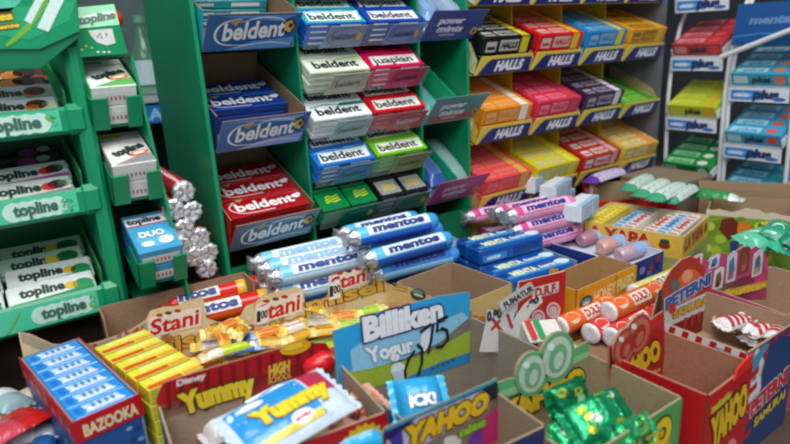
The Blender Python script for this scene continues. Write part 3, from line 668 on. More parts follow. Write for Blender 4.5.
R = RX(-32).to_3x3(); o = f.at(*f.uv(77.5, 29)); f2 = Fr(o, (1, 0, 0), R @ V((0, 0, 1))); b = B()
b.slab([f2.at(*p) for p in f2.P([(77.5, 28.6), (119.5, 24.6), (114, 4), (72, 8)])], f2.n, .0015, '#3fae74', 'gloss'); b.ppoly(f2, [(79, 25), (116, 17), (114, 10), (78, 17)], '#bfe0cc', 1); b.ptext(f2, 'topline', (79, 24.5), (115, 18), (78.5, 17), '#3a5a4a', 2, bold=.06)
part('card_flap', b, card, FM)
# sweets lying on top of the column
P = Pil(.040, .022, .006, 5, .0004); b = B(); b.pillow(P, '#e07a22', 'film', 10, 6, .003, '#e6a05a'); b.rect(P, -.012, -.005, .012, .005, '#f0a03a', 1, 'film', n=4)
solo('sweet_packet', b, 'orange sweet packet lying on top of the narrow green column', 'sweet', T(.106, .622, .3635) @ RZ(-8))
b = B(); b.lathe((0, 0, -.010), (0, 0, 1), [(0, .002, '#c8281c'), (.003, .007, '#c8281c'), (.008, .010, '#d22e20'), (.013, .0095, '#c8281c'), (.018, .006, '#c8281c'), (.020, .001, '#b0241a')], 'gloss', 14)
solo('round_sweet', b, 'red round sweet on top of the narrow green column', 'sweet', T(.1285, .640, .3722))
b = B(); b.bx(.0905, .606, .3600, .1325, .70, .3620, GREEND, 'plastic'); part('top_board', b, fc, FM)
# ---------------------------------------------------------------- drinks fridge seen through the gap
GM = T(.55, 1.5, 0)
fg = thing('drinks_fridge', 'dark drinks fridge glimpsed through the gap between the green racks', 'fridge', GM)
b = B(); b.bx(.05, 1.56, -.9, .85, 1.60, .9, '#25302e', 'dark'); b.bx(.05, 1.22, -.9, .09, 1.56, .9, '#30383a', 'plastic'); b.bx(.81, 1.22, -.9, .85, 1.56, .9, '#30383a', 'plastic'); part('cabinet', b, fg, GM)
for z, s in ((.250, 1), (-.12, 0), (.56, 0)):
    b = B(); b.bx(.09, 1.22, z, .81, 1.56, z + .012, '#9aa6a8', 'wire'); sh = part('fridge_shelf', b, fg, GM)
    b = B(); f = Fr((0, 1.217, z - .050), (1, 0, 0), (0, 0, 1)); b.slab([f.at(.09, .012), f.at(.81, .012), f.at(.81, .045), f.at(.09, .045)], f.n, .002, '#2468a8', 'gloss')
    if s:
        for k in range(7): b.text(f, 'BALA', .12 + k * .10, .018, .085, .020, '#7fb4d8', 1, bold=.04)
    part('shelf_strip', b, sh, GM)
def bottle(col, lab):
    root = None; b = B(); g = col; pr = [(0, .024, g), (.006, .027, g), (.06, .027, g), (.075, .026, g), (.10, .014, g), (.125, .009, g), (.133, .009, g)]
    b.lathe((0, 0, 0), (0, 0, 1), pr, 'glass', 18); b2 = B(); b2.lathe((0, 0, .02), (0, 0, 1), [(0, .0276, lab), (.045, .0276, lab)], 'print', 18, caps=False)
    cf = Cyl((0, 0, .02), (0, 0, 1), (0, -1, 0), .0276); b2.poly(cf, [(.030, -.02), (.042, -.02), (.042, .02), (.030, .02)], '#4a86b0', 1); b2.poly(cf, [(.012, -.015), (.025, -.015), (.025, .012), (.012, .012)], '#9fb06a', 1)
    b3 = B(); b3.lathe((0, 0, .132), (0, 0, 1), [(0, .011, '#5f8f78'), (.014, .011, '#5f8f78')], 'plastic', 14); return b, b2, b3
proto = None
for k in range(5):
    M = T(.232 + k * .068, 1.26, .2625)
    if proto is None:
        proto = thing('water_bottle', 'green glass water bottle in the dark fridge behind the gap', 'bottle', M, 'fridge bottles'); a, c, d = bottle('#4f8a6a', '#b4c8cc'); part('bottle_body', a, proto); part('label', c, proto); part('cap', d, proto)
    else: dup(proto, M)
# ---------------------------------------------------------------- rolls standing in the gap, twisted foil ends towards us
b = B(); b.bx(-.0225, -.005, 0, .0225, .10, .106, '#6a4f3c', 'card', bev=.001); b.bx(-.0228, .02, .03, .0228, .06, .08, '#7a5c46', 'card'); solo('plain_carton', b, 'plain brown carton under the foil-ended rolls in the gap', 'carton', T(.1665, .61, 0))
rb = B(); rb.lathe((0, 0, 0), (0, 1, 0), [(0, .0104, '#c8181c'), (.09, .0104, '#c8181c')], 'gloss', 18); fe = B()
fe.lathe((0, -.006, 0), (0, 1, 0), [(0, .0080, '#f2f2f4', 1), (.0015, .0104, '#e6e6ea', 1), (.004, .0107, '#eaeaee', .4), (.0062, .0108, '#e2e2e6', 0)], 'foil', 26, ripple=.12, rn=9, seed=4)
for k in range(9): a = k * .7; fe.stroke(Fr((0, -.0062, 0), (1, 0, 0), (0, 0, 1)), [(.0015 * math.cos(a), .0015 * math.sin(a)), (.008 * math.cos(a + .3), .008 * math.sin(a + .3))], [.001, .003], '#b0b1b6' if k % 2 else '#fafafa', 1, 'foil')
fp = None
for k, (px, py, Y) in enumerate([(183, 191, .602), (173, 209, .602), (191, 211, .604), (182.5, 229, .600), (198.5, 237, .603), (180, 246, .598), (193, 256, .598), (207, 252, .604), (206, 268, .600)]):
    p = atY(px, py, Y); p.x = min(p.x, .1790)
    M = T(*p) @ RY(k * 47) @ RX(random.uniform(-3, 3)); lb = 'red sweet roll with crumpled silver foil end beside side panel, %s' % ('topmost', 'second row left', 'second row right', 'third row left', 'third row right', 'fourth row left', 'fourth row right', 'far right', 'lowest')[k]
    if fp is None:
        fp = thing('foil_roll', lb, 'sweet roll', M, 'foil-ended rolls in the gap'); part('wrapper', rb, fp); part('foil_end', fe, fp)
    else: dup(fp, M, lb)
# ================================================================ the counter: open cartons
BROWN = '#a08468'; GREYB = '#8f8474'
class OB: pass
def fit(BL, BR, FRp, z, D=None, FLp=None, rect=None):
    if rect:                                      # world: back-left x, y, yaw, width, depth
        x, y, yw, W, D = rect; ang = math.radians(yw); return V((x, y, 0)), V((math.cos(ang), math.sin(ang), 0)), V((math.sin(ang), -math.cos(ang), 0)), W, D
    if FLp:                                       # back-left, front-left and front-right corners given
        a, l_, c = (atZ(*p, z) for p in (BL, FLp, FRp)); a.z = l_.z = c.z = 0; u = c - l_; d = l_ - a
        ang = math.atan2(u.y, u.x); v = V((math.sin(ang), -math.cos(ang), 0))
        return l_ - v * d.length, V((math.cos(ang), math.sin(ang), 0)), v, u.length, d.length
    if FRp is None:
        a, b_ = (atZ(*p, z) for p in (BL, BR)); a.z = b_.z = 0; u = b_ - a; ang = math.atan2(u.y, u.x)
        return a, V((math.cos(ang), math.sin(ang), 0)), V((math.sin(ang), -math.cos(ang), 0)), u.length, D
    a, b_, c = (atZ(*p, z) for p in (BL, BR, FRp)); a.z = b_.z = c.z = 0
    u = (b_ - a); d = (c - b_); W = u.length; D = d.length
    ang = 0.5 * (math.atan2(u.y, u.x) + math.atan2(d.y, d.x) + math.pi / 2)
    u = V((math.cos(ang), math.sin(ang), 0)); v = V((math.sin(ang), -math.cos(ang), 0))     # v: towards the viewer
    mid = (a + b_) / 2; return b_ - u * W, u, v, W, D
def open_box(name, label, cat, BL, BR, FRp, H, outer, inner=BROWN, th=.0016, floor=None, group=None, walls='blfr', low=None, fold=False, z0=0.0, W=None, D=None, outs=None, FLp=None, inb=None, rect=None):
    """carton standing on the counter: pixel corners of the rim at height H (back-left, back-right, front-right)"""
    o = OB(); bl, u, v, w, d = fit(BL, BR, FRp, H, D, FLp, rect); o.W = W or w; o.D = D or d; o.H = H; o.u, o.v, o.bl = u, v, bl; Z = V((0, 0, 1))
    o.M = Matrix(((u.x, -v.x, 0, 0), (u.y, -v.y, 0, 0), (0, 0, 1, 0), (0, 0, 0, 1)))
    o.c = bl + u * o.W / 2 + v * o.D / 2; o.M = Matrix.Translation((o.c.x, o.c.y, z0)) @ o.M
    o.root = thing(name, label, cat, o.M, group)
    b = B(); P = lambda x, y, z: bl + u * x + v * y + Z * z
    W, D = o.W, o.D; oc = dict(back=outer, left=outer, front=outer, right=outer); oc.update(outs or {})
    ht = dict(b=H, l=H, f=H, r=H); ht.update(low or {})
    fz = floor if floor is not None else z0 + .002
    b.box(P(0, D, z0), u * W, -v * D, Z * .0015, inner, 'card')
    if fz > z0 + .004: b.box(P(th, D - th, fz - .0015), u * (W - 2 * th), -v * (D - 2 * th), Z * .0015, inner, 'card')
    def wall(x, y, a, bvec, h, oside, oc_):
        cs = {k: inner for k in ('bottom', 'top', 'front', 'back', 'left', 'right')}; cs[oside] = oc_
        i0 = len(b.f); b.box(P(x, y, z0 + .0015), a, bvec, Z * (h - z0 - .0015), inner, 'card', cs)
        k = ('bottom', 'top', 'front', 'back', 'left', 'right').index(oside); 
        if oc_ != inner: b.m[i0 + k] = 'print'
    if 'b' in walls:
        wall(0, th, u * W, -v * th, ht['b'], 'back', oc['back'])
        if inb: b.face([P(th, th + .0002, fz), P(W - th, th + .0002, fz), P(W - th, th + .0002, ht['b']), P(th, th + .0002, ht['b'])], inb)
    if 'l' in walls: wall(0, D, u * th, -v * D, ht['l'], 'left', oc['left'])
    if 'r' in walls: wall(W - th, D, u * th, -v * D, ht['r'], 'right', oc['right'])
    if 'f' in walls: wall(0, D, u * W, -v * th, ht['f'], 'front', oc['front'])
    o.body = part('carton_body', b, o.root, o.M); o.P = P
    o.front = Fr(P(0, D, 0), u, Z); o.left = Fr(P(0, 0, 0), v, Z); o.right = Fr(P(W, D, 0), -v, Z)
    o.backin = Fr(P(0, th, 0), u, Z); o.leftin = Fr(P(th, D, 0), -v, Z); o.rightin = Fr(P(W - th, 0, 0), v, Z); o.frontin = Fr(P(W, D - th, 0), -u, Z)
    o.at = lambda x, y, z, rz=0: Matrix.Translation(P(x, y, z)) @ Matrix.Rotation(math.atan2(u.y, u.x) + math.radians(rz), 4, 'Z')
    return o
def prints(o, nm, b, label=None): return part(nm, b, o.root, o.M, label)
def header(o, fr, px, th, col, back=BROWN, m='print', off=.0):
    """display card cut to the outline px (pixels, any winding), on frame fr"""
    q = fr.P(px); A = sum(q[i][0] * q[(i + 1) % len(q)][1] - q[(i + 1) % len(q)][0] * q[i][1] for i in range(len(q)))
    if A < 0: q = q[::-1]
    b = B(); b.slab([fr.at(x, y, 0) for x, y in q], fr.n, th, col, m, back=back); return b
# ---- candy helpers
def candy_roll(name, L, r, c1, band, txt, word, end1, end2, m2='foil', c2=None, tang=-38, band2=None, bx=(.12, .97), tx=(.20, .68)):
    b = B(); b.lathe((0, 0, 0), (1, 0, 0), [(0, r * .97, c1), (.002, r, c1), (L - .002, r, c1), (L, r * .97, c1)], 'gloss', 22)
    cy = Cyl((0, 0, 0), (1, 0, 0), (0, 0, 1), r); t0 = math.radians(tang) * r
    def bandp(x0, x1, y0, y1, col, l):
        for i in range(6): a = y0 + (y1 - y0) * i / 6; c = y0 + (y1 - y0) * (i + 1) / 6; b.poly(cy, [(x0, a), (x1, a), (x1, c), (x0, c)], col, l, 'gloss')
    if c2: bandp(.001, L - .001, t0 - 2.1 * r, t0 - .75 * r, c2, 1); bandp(.001, L - .001, t0 + 1.1 * r, t0 + 2.0 * r, c2, 1)
    if band: bandp(L * bx[0], L * bx[1], t0 - .62 * r, t0 + .62 * r, band, 2)
    if band2: bandp(L * .70, L * .80, t0 - .9 * r, t0 + .9 * r, band2, 3)
    if word: b.text(cy, word, L * tx[0], t0 - .36 * r, L * tx[1], .74 * r, txt, 5, bold=.05)
    e1 = B(); pr = [(.001, r * .99, end1), (-.003, r * .9, end1, .3), (-.007, r * .55, end1, 1), (-.011, r * .75, end1, 1.6), (-.013, r * .85, end1, 2)]
    e1.lathe((0, 0, 0), (1, 0, 0), pr[::-1], m2, 22, ripple=.13, rn=7, seed=3)
    e2 = B(); e2.lathe((L, 0, 0), (1, 0, 0), [(-.001, r * .99, end2), (.004, r * .97, end2), (.009, r * .8, end2, .4), (.010, r * .5, end2, .3)], 'gloss', 20, ripple=.08, rn=6, seed=5)
    return [(('wrapper'), b), ('foil_end', e1), ('folded_end', e2)]
PRO = {}
def place(key, maker, name, label, cat, M, group=None):
    """maker() -> [(part name, builder)]; the meshes are shared by all copies of key"""
    if key not in PRO: PRO[key] = [(n, bb.mesh(n)) for n, bb in maker()]
    ms = PRO[key]
    if len(ms) == 1: return solo(name, None, label, cat, M, group, me=ms[0][1])
    t_ = thing(name, label, cat, M, group)
    for n, me in ms: part(n, None, t_, me=me)
    return t_
def pxM(pL, pR, z, roll=0):
    a, c = atZ(*pL, z), atZ(*pR, z); d = (c - a); ang = math.atan2(d.y, d.x)
    return Matrix.Translation(a) @ Matrix.Rotation(ang, 4, 'Z') @ RX(roll), d.length
def bag(key, L, W, Tt, col, name, label, cat, M, draw=None, m='film', seed=1, amp=.0008, crimp=.006, ccol=None, group=None):
    def mk():
        P = Pil(L, W, Tt, seed, amp); b = B(); b.pillow(P, col, m, 22, 14, crimp, ccol)
        if draw: draw(b, P)
        return [('bag', b)]
    return place(key, mk, name, label, cat, M, group)
# ---------------------------------------------------------------- blue and yellow stacks, lower left
o = open_box('gum_carton', 'carton with a red lettered band full of blue and white gum packs, lower left', 'gum carton', (20, 358), (78, 338), (138, 395), .106, '#27508e', inner='#7a8a9a', floor=.09)
Hh = .0165; b = B()
for fr, w, nm in ((o.front, o.W, 1), (o.left, o.D, 0), (o.right, o.D, 0)):
    b.slab([fr.at(-.0006, o.H - Hh, 4), fr.at(w + .0006, o.H - Hh, 4), fr.at(w + .0006, o.H + .0006, 4), fr.at(-.0006, o.H + .0006, 4)], fr.n, .001, '#b5161c', 'print')
    if nm: b.text(fr, 'BAZOOKA', w * .12, o.H - .013, w * .80, .0085, '#e0c9a0', 6, bold=.05)
    else:
        for k in range(7): b.rect(fr, .012 + k * .018, o.H - .012, .021 + k * .018, o.H - .006, '#c9626a', 6)
bb = o.left
for k in range(30): b.ell(bb, random.uniform(.005, o.D - .005), random.uniform(.01, o.H - .022), .003, .002, random.choice(['#6f86a8', '#94a4b8', '#1f4274', '#8a6f86']), 1 + .1 * k, seg=6)
for k in range(24): b.ell(o.front, random.uniform(.004, o.W - .004), random.uniform(.01, o.H - .022), .0025, .0018, random.choice(['#7fa0c8', '#b4c4d8', '#1f4274']), 1 + .1 * k, seg=6)
prints(o, 'lettered_band', b, 'red band with cream lettering')
def bluepack():
    L, D, H = o.W - .0044, (o.D - .0044) / 7 - .0004, .0155; b = B(); b.bx(0, 0, 0, L, D, H, '#2f8ede', 'gloss', bev=.001); f = Fr((0, 0, H), (1, 0, 0), (0, 1, 0))
    b.poly(f, [(L * .26, D * .12), (L * .86, D * .12), (L * .80, D * .8), (L * .2, D * .8)], '#bcd6ee', 1); b.poly(f, [(L * .2, D * .1), (L * .5, D * .3), (L * .9, D * .2), (L * .75, D * .5), (L * .3, D * .45)], '#dfeaf4', 2)
    for i in range(4): b.rect(f, L * (.34 + .11 * i), D * .35, L * (.40 + .11 * i), D * .7, '#4a7fb8', 3)
    b.ell(f, L * .12, D * .5, L * .06, D * .3, '#1f6fc4', 1, seg=8); return [('gum_pack', b)]
for k in range(7): place('bluepk', bluepack, 'gum_pack', 'blue and white gum pack, %s from back in the red-banded carton' % ORD[k], 'gum pack', o.at(.0022, .0022 + (k + 1) * (o.D - .0044) / 7, .0905), 'blue gum packs in the red-banded carton')
def yellowpack(top=True):
    def mk():
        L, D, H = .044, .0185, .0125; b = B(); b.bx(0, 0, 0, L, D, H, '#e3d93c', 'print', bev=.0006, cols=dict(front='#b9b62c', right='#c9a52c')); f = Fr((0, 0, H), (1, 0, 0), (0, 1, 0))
        b.poly(f, [(0.001, D * .04), (L * .62, D * .02), (L * .62, D * .30), (.001, D * .36)], '#d8541c', 1); b.poly(f, [(L * .65, D * .05), (L - .001, D * .03), (L - .001, D * .28), (L * .65, D * .30)], '#e8953a', 1); b.poly(f, [(L * .2, D * .55), (L * .9, D * .5), (L * .9, D * .85), (L * .2, D * .9)], '#ece678', 1)
        g = Fr((0, 0, 0), (1, 0, 0), (0, 0, 1)); b.rect(g, L * .1, H * .3, L * .6, H * .7, '#8fae2c', 1); g = Fr((L, 0, 0), (0, 1, 0), (0, 0, 1)); b.ell(g, D * .5, H * .5, D * .3, H * .3, '#c9762c', 1, seg=8); return [('gum_pack', b)]
    return mk
y0 = atZ(82, 350, .106); y1 = atZ(137, 395, .106); dv = (y1 - y0); dv.z = 0
ya = math.atan2(dv.y, dv.x) + math.pi / 2; ud = V((math.cos(ya), math.sin(ya), 0)); dd = dv.normalized(); n5 = 5; sp = dv.length / n5
o1 = atZ(81, 413, .106)
for j in range(n5):
    for k in range(8):
        p = y0 + dd * sp * (j + 1) + ud * (.0085 + random.uniform(-.0005, .0005)); p.z = .0005 + k * .01315
        M = Matrix.Translation(p) @ Matrix.Rotation(ya, 4, 'Z')
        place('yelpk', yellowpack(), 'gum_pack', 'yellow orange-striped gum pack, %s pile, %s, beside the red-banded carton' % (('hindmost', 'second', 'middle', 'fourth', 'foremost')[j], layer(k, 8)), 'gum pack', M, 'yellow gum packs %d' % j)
# ---------------------------------------------------------------- carton of caramel bars with a cut-out header
SA = -14; su = V((math.cos(math.radians(SA)), math.sin(math.radians(SA)), 0)); SB = V((.015, .5635, 0)); Zv = V((0, 0, 1)); sv = V((su.y, -su.x, 0))
SM = Matrix.Translation((.19, .46, 0))
ca = thing('caramel_carton', 'long carton of caramel sweets with a beige header cut out in three lettered peaks', 'sweet carton', SM)
fr = Fr(SB, su, Zv)
top = [(18, 332), (30, 334), (52, 344), (75, 346), (94, 343), (102, 340.5), (128, 331), (146, 320), (150, 311), (163, 307), (176, 306), (200, 297), (204, 301), (206, 318), (218, 322), (228, 322), (240, 316), (246, 306), (256, 302), (262, 296), (272, 293), (296, 287), (303, 289), (305, 303), (312, 305), (322, 302), (329, 293), (331, 279), (345, 273), (373, 263), (383, 266), (386, 282), (389, 298)]
b = header(None, fr, top + [(390, 330), (300, 365), (190, 395), (60, 385), (24, 360)], .0012, '#d9bf92', back='#8a6a4a')
for k in range(60): x = random.uniform(150, 386); b.pell(fr, x, 350 - (x - 150) * .21 + random.uniform(-22, 6), random.uniform(2, 6), random.uniform(1.5, 4), random.choice(['#c9a05a', '#b8863a', '#e0cba4', '#a8743a', '#d2b27a']), .4 + .006 * k, seg=8, rot=k) if not 203 < x < 248 and not 303 < x < 332 else None
b.ppoly(fr, [(20, 333), (30, 335), (52, 345), (75, 347), (96, 343.5), (102, 341.5), (128, 332), (147, 321), (147, 330), (128, 342), (102, 350), (75, 356), (50, 354), (22, 342)][::-1], '#a89a86', 1)
for k in range(26): t = random.uniform(.0, 1); b.pell(fr, 64 + 80 * t, 357 - 30 * t + random.uniform(-2, 3), 2.2, 1.4, random.choice(['#c03a2c', '#b9b2a4', '#8a8478', '#d8a03a']), 2 + .05 * k, seg=6)
for (A, C, D2, tg, wd, dx) in (((151, 335), (198, 323), (151.5, 320), [(146, 338), (160, 334), (161, 352), (148, 357)], 'Stani', 0),
                    ((258, 322), (299, 309), (258.5, 306), [(256, 308), (267, 304), (268, 322), (257, 325)], 'Stani', 0), ((331, 291), (369, 279), (331.5, 278), [(328.5, 283), (339, 279), (340, 297), (329, 300)], 'Stani', 0)):
    a = V(A); c = V(C); d2 = V(D2); h = d2 - a
    q = [a + (0, 3) + (c - a) * -.06, c + (0, 3) + (c - a) * .06, c + h + (c - a) * .06 + V((0, -3)), a + h + V((0, -3)) + (c - a) * -.06] if False else [V((a.x - 3, a.y + 3)), V((c.x + 3, c.y + 2.5)), V((c.x + 3 + h.x, c.y + h.y - 2)), V((a.x - 3 + h.x, a.y + h.y - 2))]
    b.ppoly(fr, q, '#e4d5c4', 2); b.ptext(fr, wd, A, C, D2, '#c3161a', 3, bold=.024)
    for k in range(3): b.pell(fr, a.x + h.x + 8 + 9 * k, a.y + h.y - 5 - 2.2 * k, 3.6, 1.8, ('#a83a24', '#5a3a24', '#b8302a')[k], 2.5 + .1 * k, seg=8)
    mA, mB, mC = {151: ((150, 358), (217, 337), (148, 344)), 258: ((247, 343), (311, 321), (245, 330)), 331: ((308, 311), (382, 290), (306, 298))}[int(a.x)]
    b.ptext(fr, 'misel', mA, mB, mC, '#cf9f3c', 4, bold=.035, ol='#5a3f1a', ow=.03)
    b.ppoly(fr, tg, '#e6e2da', 6); g = V(tg[0]); b.ptext(fr, '1', g + V((1.5, 13)), g + V((3.5, 12.6)), g + V((1.5, 3)), '#1c1c1c', 7, bold=.04); b.ptext(fr, '00', g + V((5, 10)), g + V((11, 8.5)), g + V((5, 2.5)), '#1c1c1c', 7, bold=.04)
part('header_card', b, ca, SM, 'beige header in three peaks, lettered red and gold')
b = B(); P0 = SB + su * .085; Wc, Dc = .200, .070
def PC(x, y, z): return SB + su * (.104 + x) + sv * y + Zv * z
b.box(PC(0, Dc, 0), su * Wc, -sv * (Dc - .002), Zv * .0015, BROWN, 'card'); b.box(PC(0, Dc, .060), su * Wc, -sv * (Dc - .002), Zv * .0015, BROWN, 'card')
b.box(PC(0, Dc, 0), su * Wc, -sv * .0015, Zv * .078, '#c9702c', 'print'); b.box(PC(0, Dc, 0), su * .0015, -sv * (Dc - .002), Zv * .078, '#c9702c', 'print'); b.box(PC(Wc - .0015, Dc, 0), su * .0015, -sv * (Dc - .002), Zv * .078, '#c9702c', 'print')
part('carton_body', b, ca, SM)
def caramel(c1, c2, c3, L=.032, W=.015):
    def mk():
        P = Pil(L, W, .0062, 2, .0004); q = L / .032; b = B(); b.pillow(P, lambda u, v: c1 if .2 < u < .8 else c2, 'film', 14, 8, .005, c2)
        b.rect(P, -.009 * q, -.003, .008 * q, .0045, c3, 1, 'film', n=6); b.ell(P, .009 * q, 0, .0035, .004, c2, 1.5, 'film', seg=10); b.ell(P, -.008 * q, .001, .0035, .003, c1, 2, 'film', seg=10); return [('wrap', b)]
    return mk
CK = [('orange', '#d8781c', '#e6b03a', '#f0dca0'), ('gold', '#d6a02a', '#e8d080', '#b85a1c'), ('white', '#dcd8cc', '#e4c864', '#c85a2a'), ('blue', '#2f62b0', '#9fb8dc', '#d9dfe8'), ('lime green', '#a8c62c', '#d8e08a', '#e4e2d0')]
seq = [0, 2, 1, 2, 0, 1, 3, 0, 1, 0, 2, 4, 2, 1, 0, 2, 3, 1, 0, 1, 2, 4, 2, 0, 1, 2, 1, 3]
i = 0
for row in range(3):
    for k in range(7):
        kd = CK[seq[i % len(seq)]]; i += 1
        M = Matrix.Translation(PC(.022 + k * .0262 + random.uniform(-.003, .003), .014 + row * .0205, .0635 + .001)) @ Matrix.Rotation(math.radians(SA + random.uniform(-14, 14)), 4, 'Z') @ RX(random.uniform(-8, 8))
        place('car' + kd[0], caramel(*kd[1:]), 'caramel_sweet', '%s wrapped sweet lying before the beige cut-out header' % kd[0], 'sweet', M, '%s caramel sweets' % kd[0])
        if row < 2:
            kd = CK[seq[(i * 3) % len(seq)]]; M = Matrix.Translation(PC(.030 + k * .0255, .012 + row * .022, .0775)) @ Matrix.Rotation(math.radians(SA + random.uniform(-25, 25)), 4, 'Z') @ RX(random.uniform(-10, 10))
            place('car' + kd[0], caramel(*kd[1:]), 'caramel_sweet', '%s wrapped sweet lying before the beige cut-out header' % kd[0], 'sweet', M, '%s caramel sweets' % kd[0])
for k, (px, py) in enumerate(((216, 332), (229, 326), (240, 332), (224, 341), (318, 312))):
    kd = CK[(1, 0, 1, 0, 1)[k]]; place('carS' + kd[0], caramel(*kd[1:], .019, .012), 'caramel_sweet', '%s wrapped sweet lying before the beige cut-out header' % kd[0], 'sweet', Matrix.Translation(atZ(px, py, .094)) @ RZ(-14 + 31 * k) @ RX(25), '%s caramel sweets' % kd[0])
# long lime stick on the sweets
bag('lime', .038, .010, .005, lambda u, v: '#b4cc2a' if u > .35 else '#e2e0cc', 'sweet_stick', 'long lime green and white sweet stick across the wrapped sweets', 'sweet', Matrix.Translation(atZ(228, 351, .098)) @ RZ(-4), None, 'film', 3, .0003, .004)
# ---------------------------------------------------------------- brown carton with red rolls, behind the header
o = open_box('plain_carton', 'deep plain brown carton with red and white sweet rolls behind the beige header', 'carton', None, None, None, .116, '#6f5540', inner='#96795e', floor=.066, low=dict(f=.085), rect=(.062, .589, -3, .140, .032))
def redroll(): return [('roll', x) if n == 'wrapper' else (n, x) for n, x in candy_roll('r', .092, .0108, '#d3231a', '#e6e2e0', '#23307a', 'ntos', '#c9201a', '#e0a03a', 'gloss', c2='#e2561c', bx=(.06, .50), tx=(.08, .38), band2='#e8b03a')]
for k, (pl, pr_, z) in enumerate([((172, 305), (236, 290), .098), ((192, 317), (258, 301), .0965), ((166, 304), (224, 290), .078)]):
    M, L = pxM(pl, pr_, z); place('redroll', redroll, 'sweet_roll', ('front red roll with white band touching the beige header', 'second red roll with white band in the brown carton', 'rearmost red roll in the brown carton')[(1, 0, 2)[k]], 'sweet roll', M)
# ---------------------------------------------------------------- pale blue rolls, then deeper blue rolls
def mkroll(c1, band, txt, c2, e2, L=.098, r=.0098, **k): return lambda: candy_roll('r', L, r, c1, band, txt, 'mentos', '#c9ccd0', e2, c2=c2, **k)
o = open_box('roll_tray', 'blue and white tray of pale blue sweet rolls under the left gum bay', 'sweet tray', None, None, None, .091, '#2b5fae', inner='#9ab0c8', floor=.090, low=dict(f=.1), rect=(.208, .597, -7, .135, .070))
for row, (pl, pr_) in enumerate([((261, 262), (344, 243)), ((269, 269), (356, 250)), ((279, 277), (369, 257))]):
    for lay in range(2):
        z = .1010 + lay * .0194; M, L = pxM(pl, pr_, .1204, 0); p = M.translation.copy(); M.translation = V((p.x, p.y, z))
        place('paleroll%d' % (row == 2), mkroll('#7fcbe6', '#e6eef2', '#1d3a86' if row == 2 else '#8fb9dc', '#c4dfec', '#58b4dc'), 'sweet_roll', 'pale blue sweet roll with silver twisted end, %s row %s layer' % (('back', 'middle', 'front')[row], ('lower', 'upper')[lay]), 'sweet roll', M)
o = open_box('roll_tray', 'blue tray of stacked deep blue sweet rolls under the middle gum bay', 'sweet tray', None, None, None, .100, '#1d3f8e', inner='#7f95b8', floor=.098, low=dict(f=.106), rect=(.347, .594, -6, .122, .072))
dk = mkroll('#5cc0ea', '#dfeaf4', '#1b2f7c', '#2f62c0', '#3f9fe0', L=.088); dk2 = mkroll('#3f8fd8', '#3a6fc8', '#152a6a', '#8fc4e6', '#3f8fd8', L=.088)
for (pl, pr_, z, key, mk, w) in [((356, 238), (422, 223), .1480, 'deep', dk, 'topmost'), ((366, 247), (434, 230), .1300, 'deep2', dk2, 'inverted one under the topmost'), ((346, 234), (414, 218), .1300, 'deep', dk, 'hindmost'),
                             ((372, 259), (440, 241), .1300, 'deep', dk, 'front one at mid height'), ((378, 273), (446, 256), .1105, 'deep2', dk2, 'lowest front one'), ((366, 262), (435, 244), .1105, 'deep', dk, 'lowest middle one'), ((353, 250), (422, 233), .1105, 'deep', dk, 'lowest back one')]:
    M, L = pxM(pl, pr_, z); place(key, mk, 'sweet_roll', 'deep blue sweet roll in the blue tray, %s' % w, 'sweet roll', M)
# ---------------------------------------------------------------- plain-sided carton with a cream lettered side
o = open_box('empty_carton', 'empty carton with brown inside and cream lettered left side, behind the yogurt card', 'carton', (388, 278), (452, 262), (575, 291), .105, '#d9b878', inner=BROWN, D=.086)
b = B(); f = o.left
b.ppoly(f, [(385, 282), (440, 302), (492, 318), (492, 322), (440, 340), (385, 320)][::-1], '#dcb878', 1)
b.pell(f, 418.5, 294.5, 8, 6, '#2a3a44', 2, seg=16, rot=.3); b.pell(f, 418, 291.5, 6, 2, '#4a9a8a', 3, seg=10, rot=.3); b.pell(f, 419, 295, 5.5, 1.2, '#d9d2b8', 4, seg=8, rot=.3)
b.ptext(f, 'dulce', (455, 318), (486, 322), (455, 310), '#c8741c', 2, bold=.04)
for k in range(3): b.pstroke(f, [(393, 281 + 3 * k + 2), (408, 286 + 3 * k)], .8, '#a8865a', 2)
prints(o, 'side_print', b)
# ---------------------------------------------------------------- box of blue menthol bars and the red card before it
o = open_box('mint_carton', 'low blue carton piled with blue and white mint bars beside the cream-sided carton', 'sweet carton', (452, 238), (517, 222.5), None, .118, '#2a68ac', inner='#7a92a8', floor=.056, D=.100, low=dict(b=.07, l=.068, f=.068, r=.098))
def menth():
    L, D, H = o.W - .004, .0238, .0195; b = B(); b.bx(0, 0, 0, L, D, H, '#14509e', 'film', bev=.0025); f = Fr((0, 0, H), (1, 0, 0), (0, 1, 0)); g = Fr((0, 0, 0), (1, 0, 0), (0, 0, 1))
    b.poly(f, [(.003, D * .12), (L - .004, D * .1), (L - .003, D * .45), (.003, D * .4)], '#2f8fc8', 1); b.text(f, 'MENTA', .014, D * .30, L * .36, D * .44, '#dfe8c0', 2, bold=.06); b.text(f, 'fuerte', L * .56, D * .35, L * .22, D * .3, '#cfe0ea', 2, bold=.05)
    b.ell(f, L * .90, D * .5, .010, .007, '#cfe2ee', 2, seg=10); b.ell(f, L * .06, D * .6, .004, .006, '#0c2f6e', 2, seg=8)
    b.rect(g, .004, H * .2, L * .4, H * .6, '#2f7cbe', 1); b.rect(g, L * .5, H * .3, L * .9, H * .7, '#0e3a7e', 1); b.rect(g, L * .1, H * .3, L * .3, H * .5, '#a9cfe4', 2); return [('mint_bar', b)]
for k in range(4):
    for lay in range(3 if k < 2 else 2):
        place('menth', menth, 'mint_bar', 'blue mint bar in the low blue carton, %s row, %s' % (('back', 'second', 'third', 'front')[k], ('bottom', 'middle' if k < 2 else 'top', 'top')[lay]), 'sweet bar', o.at(.002 + random.uniform(0, .001), .0258 + k * .0243, .0568 + lay * .0200) @ RZ(random.uniform(-.5, .5)))
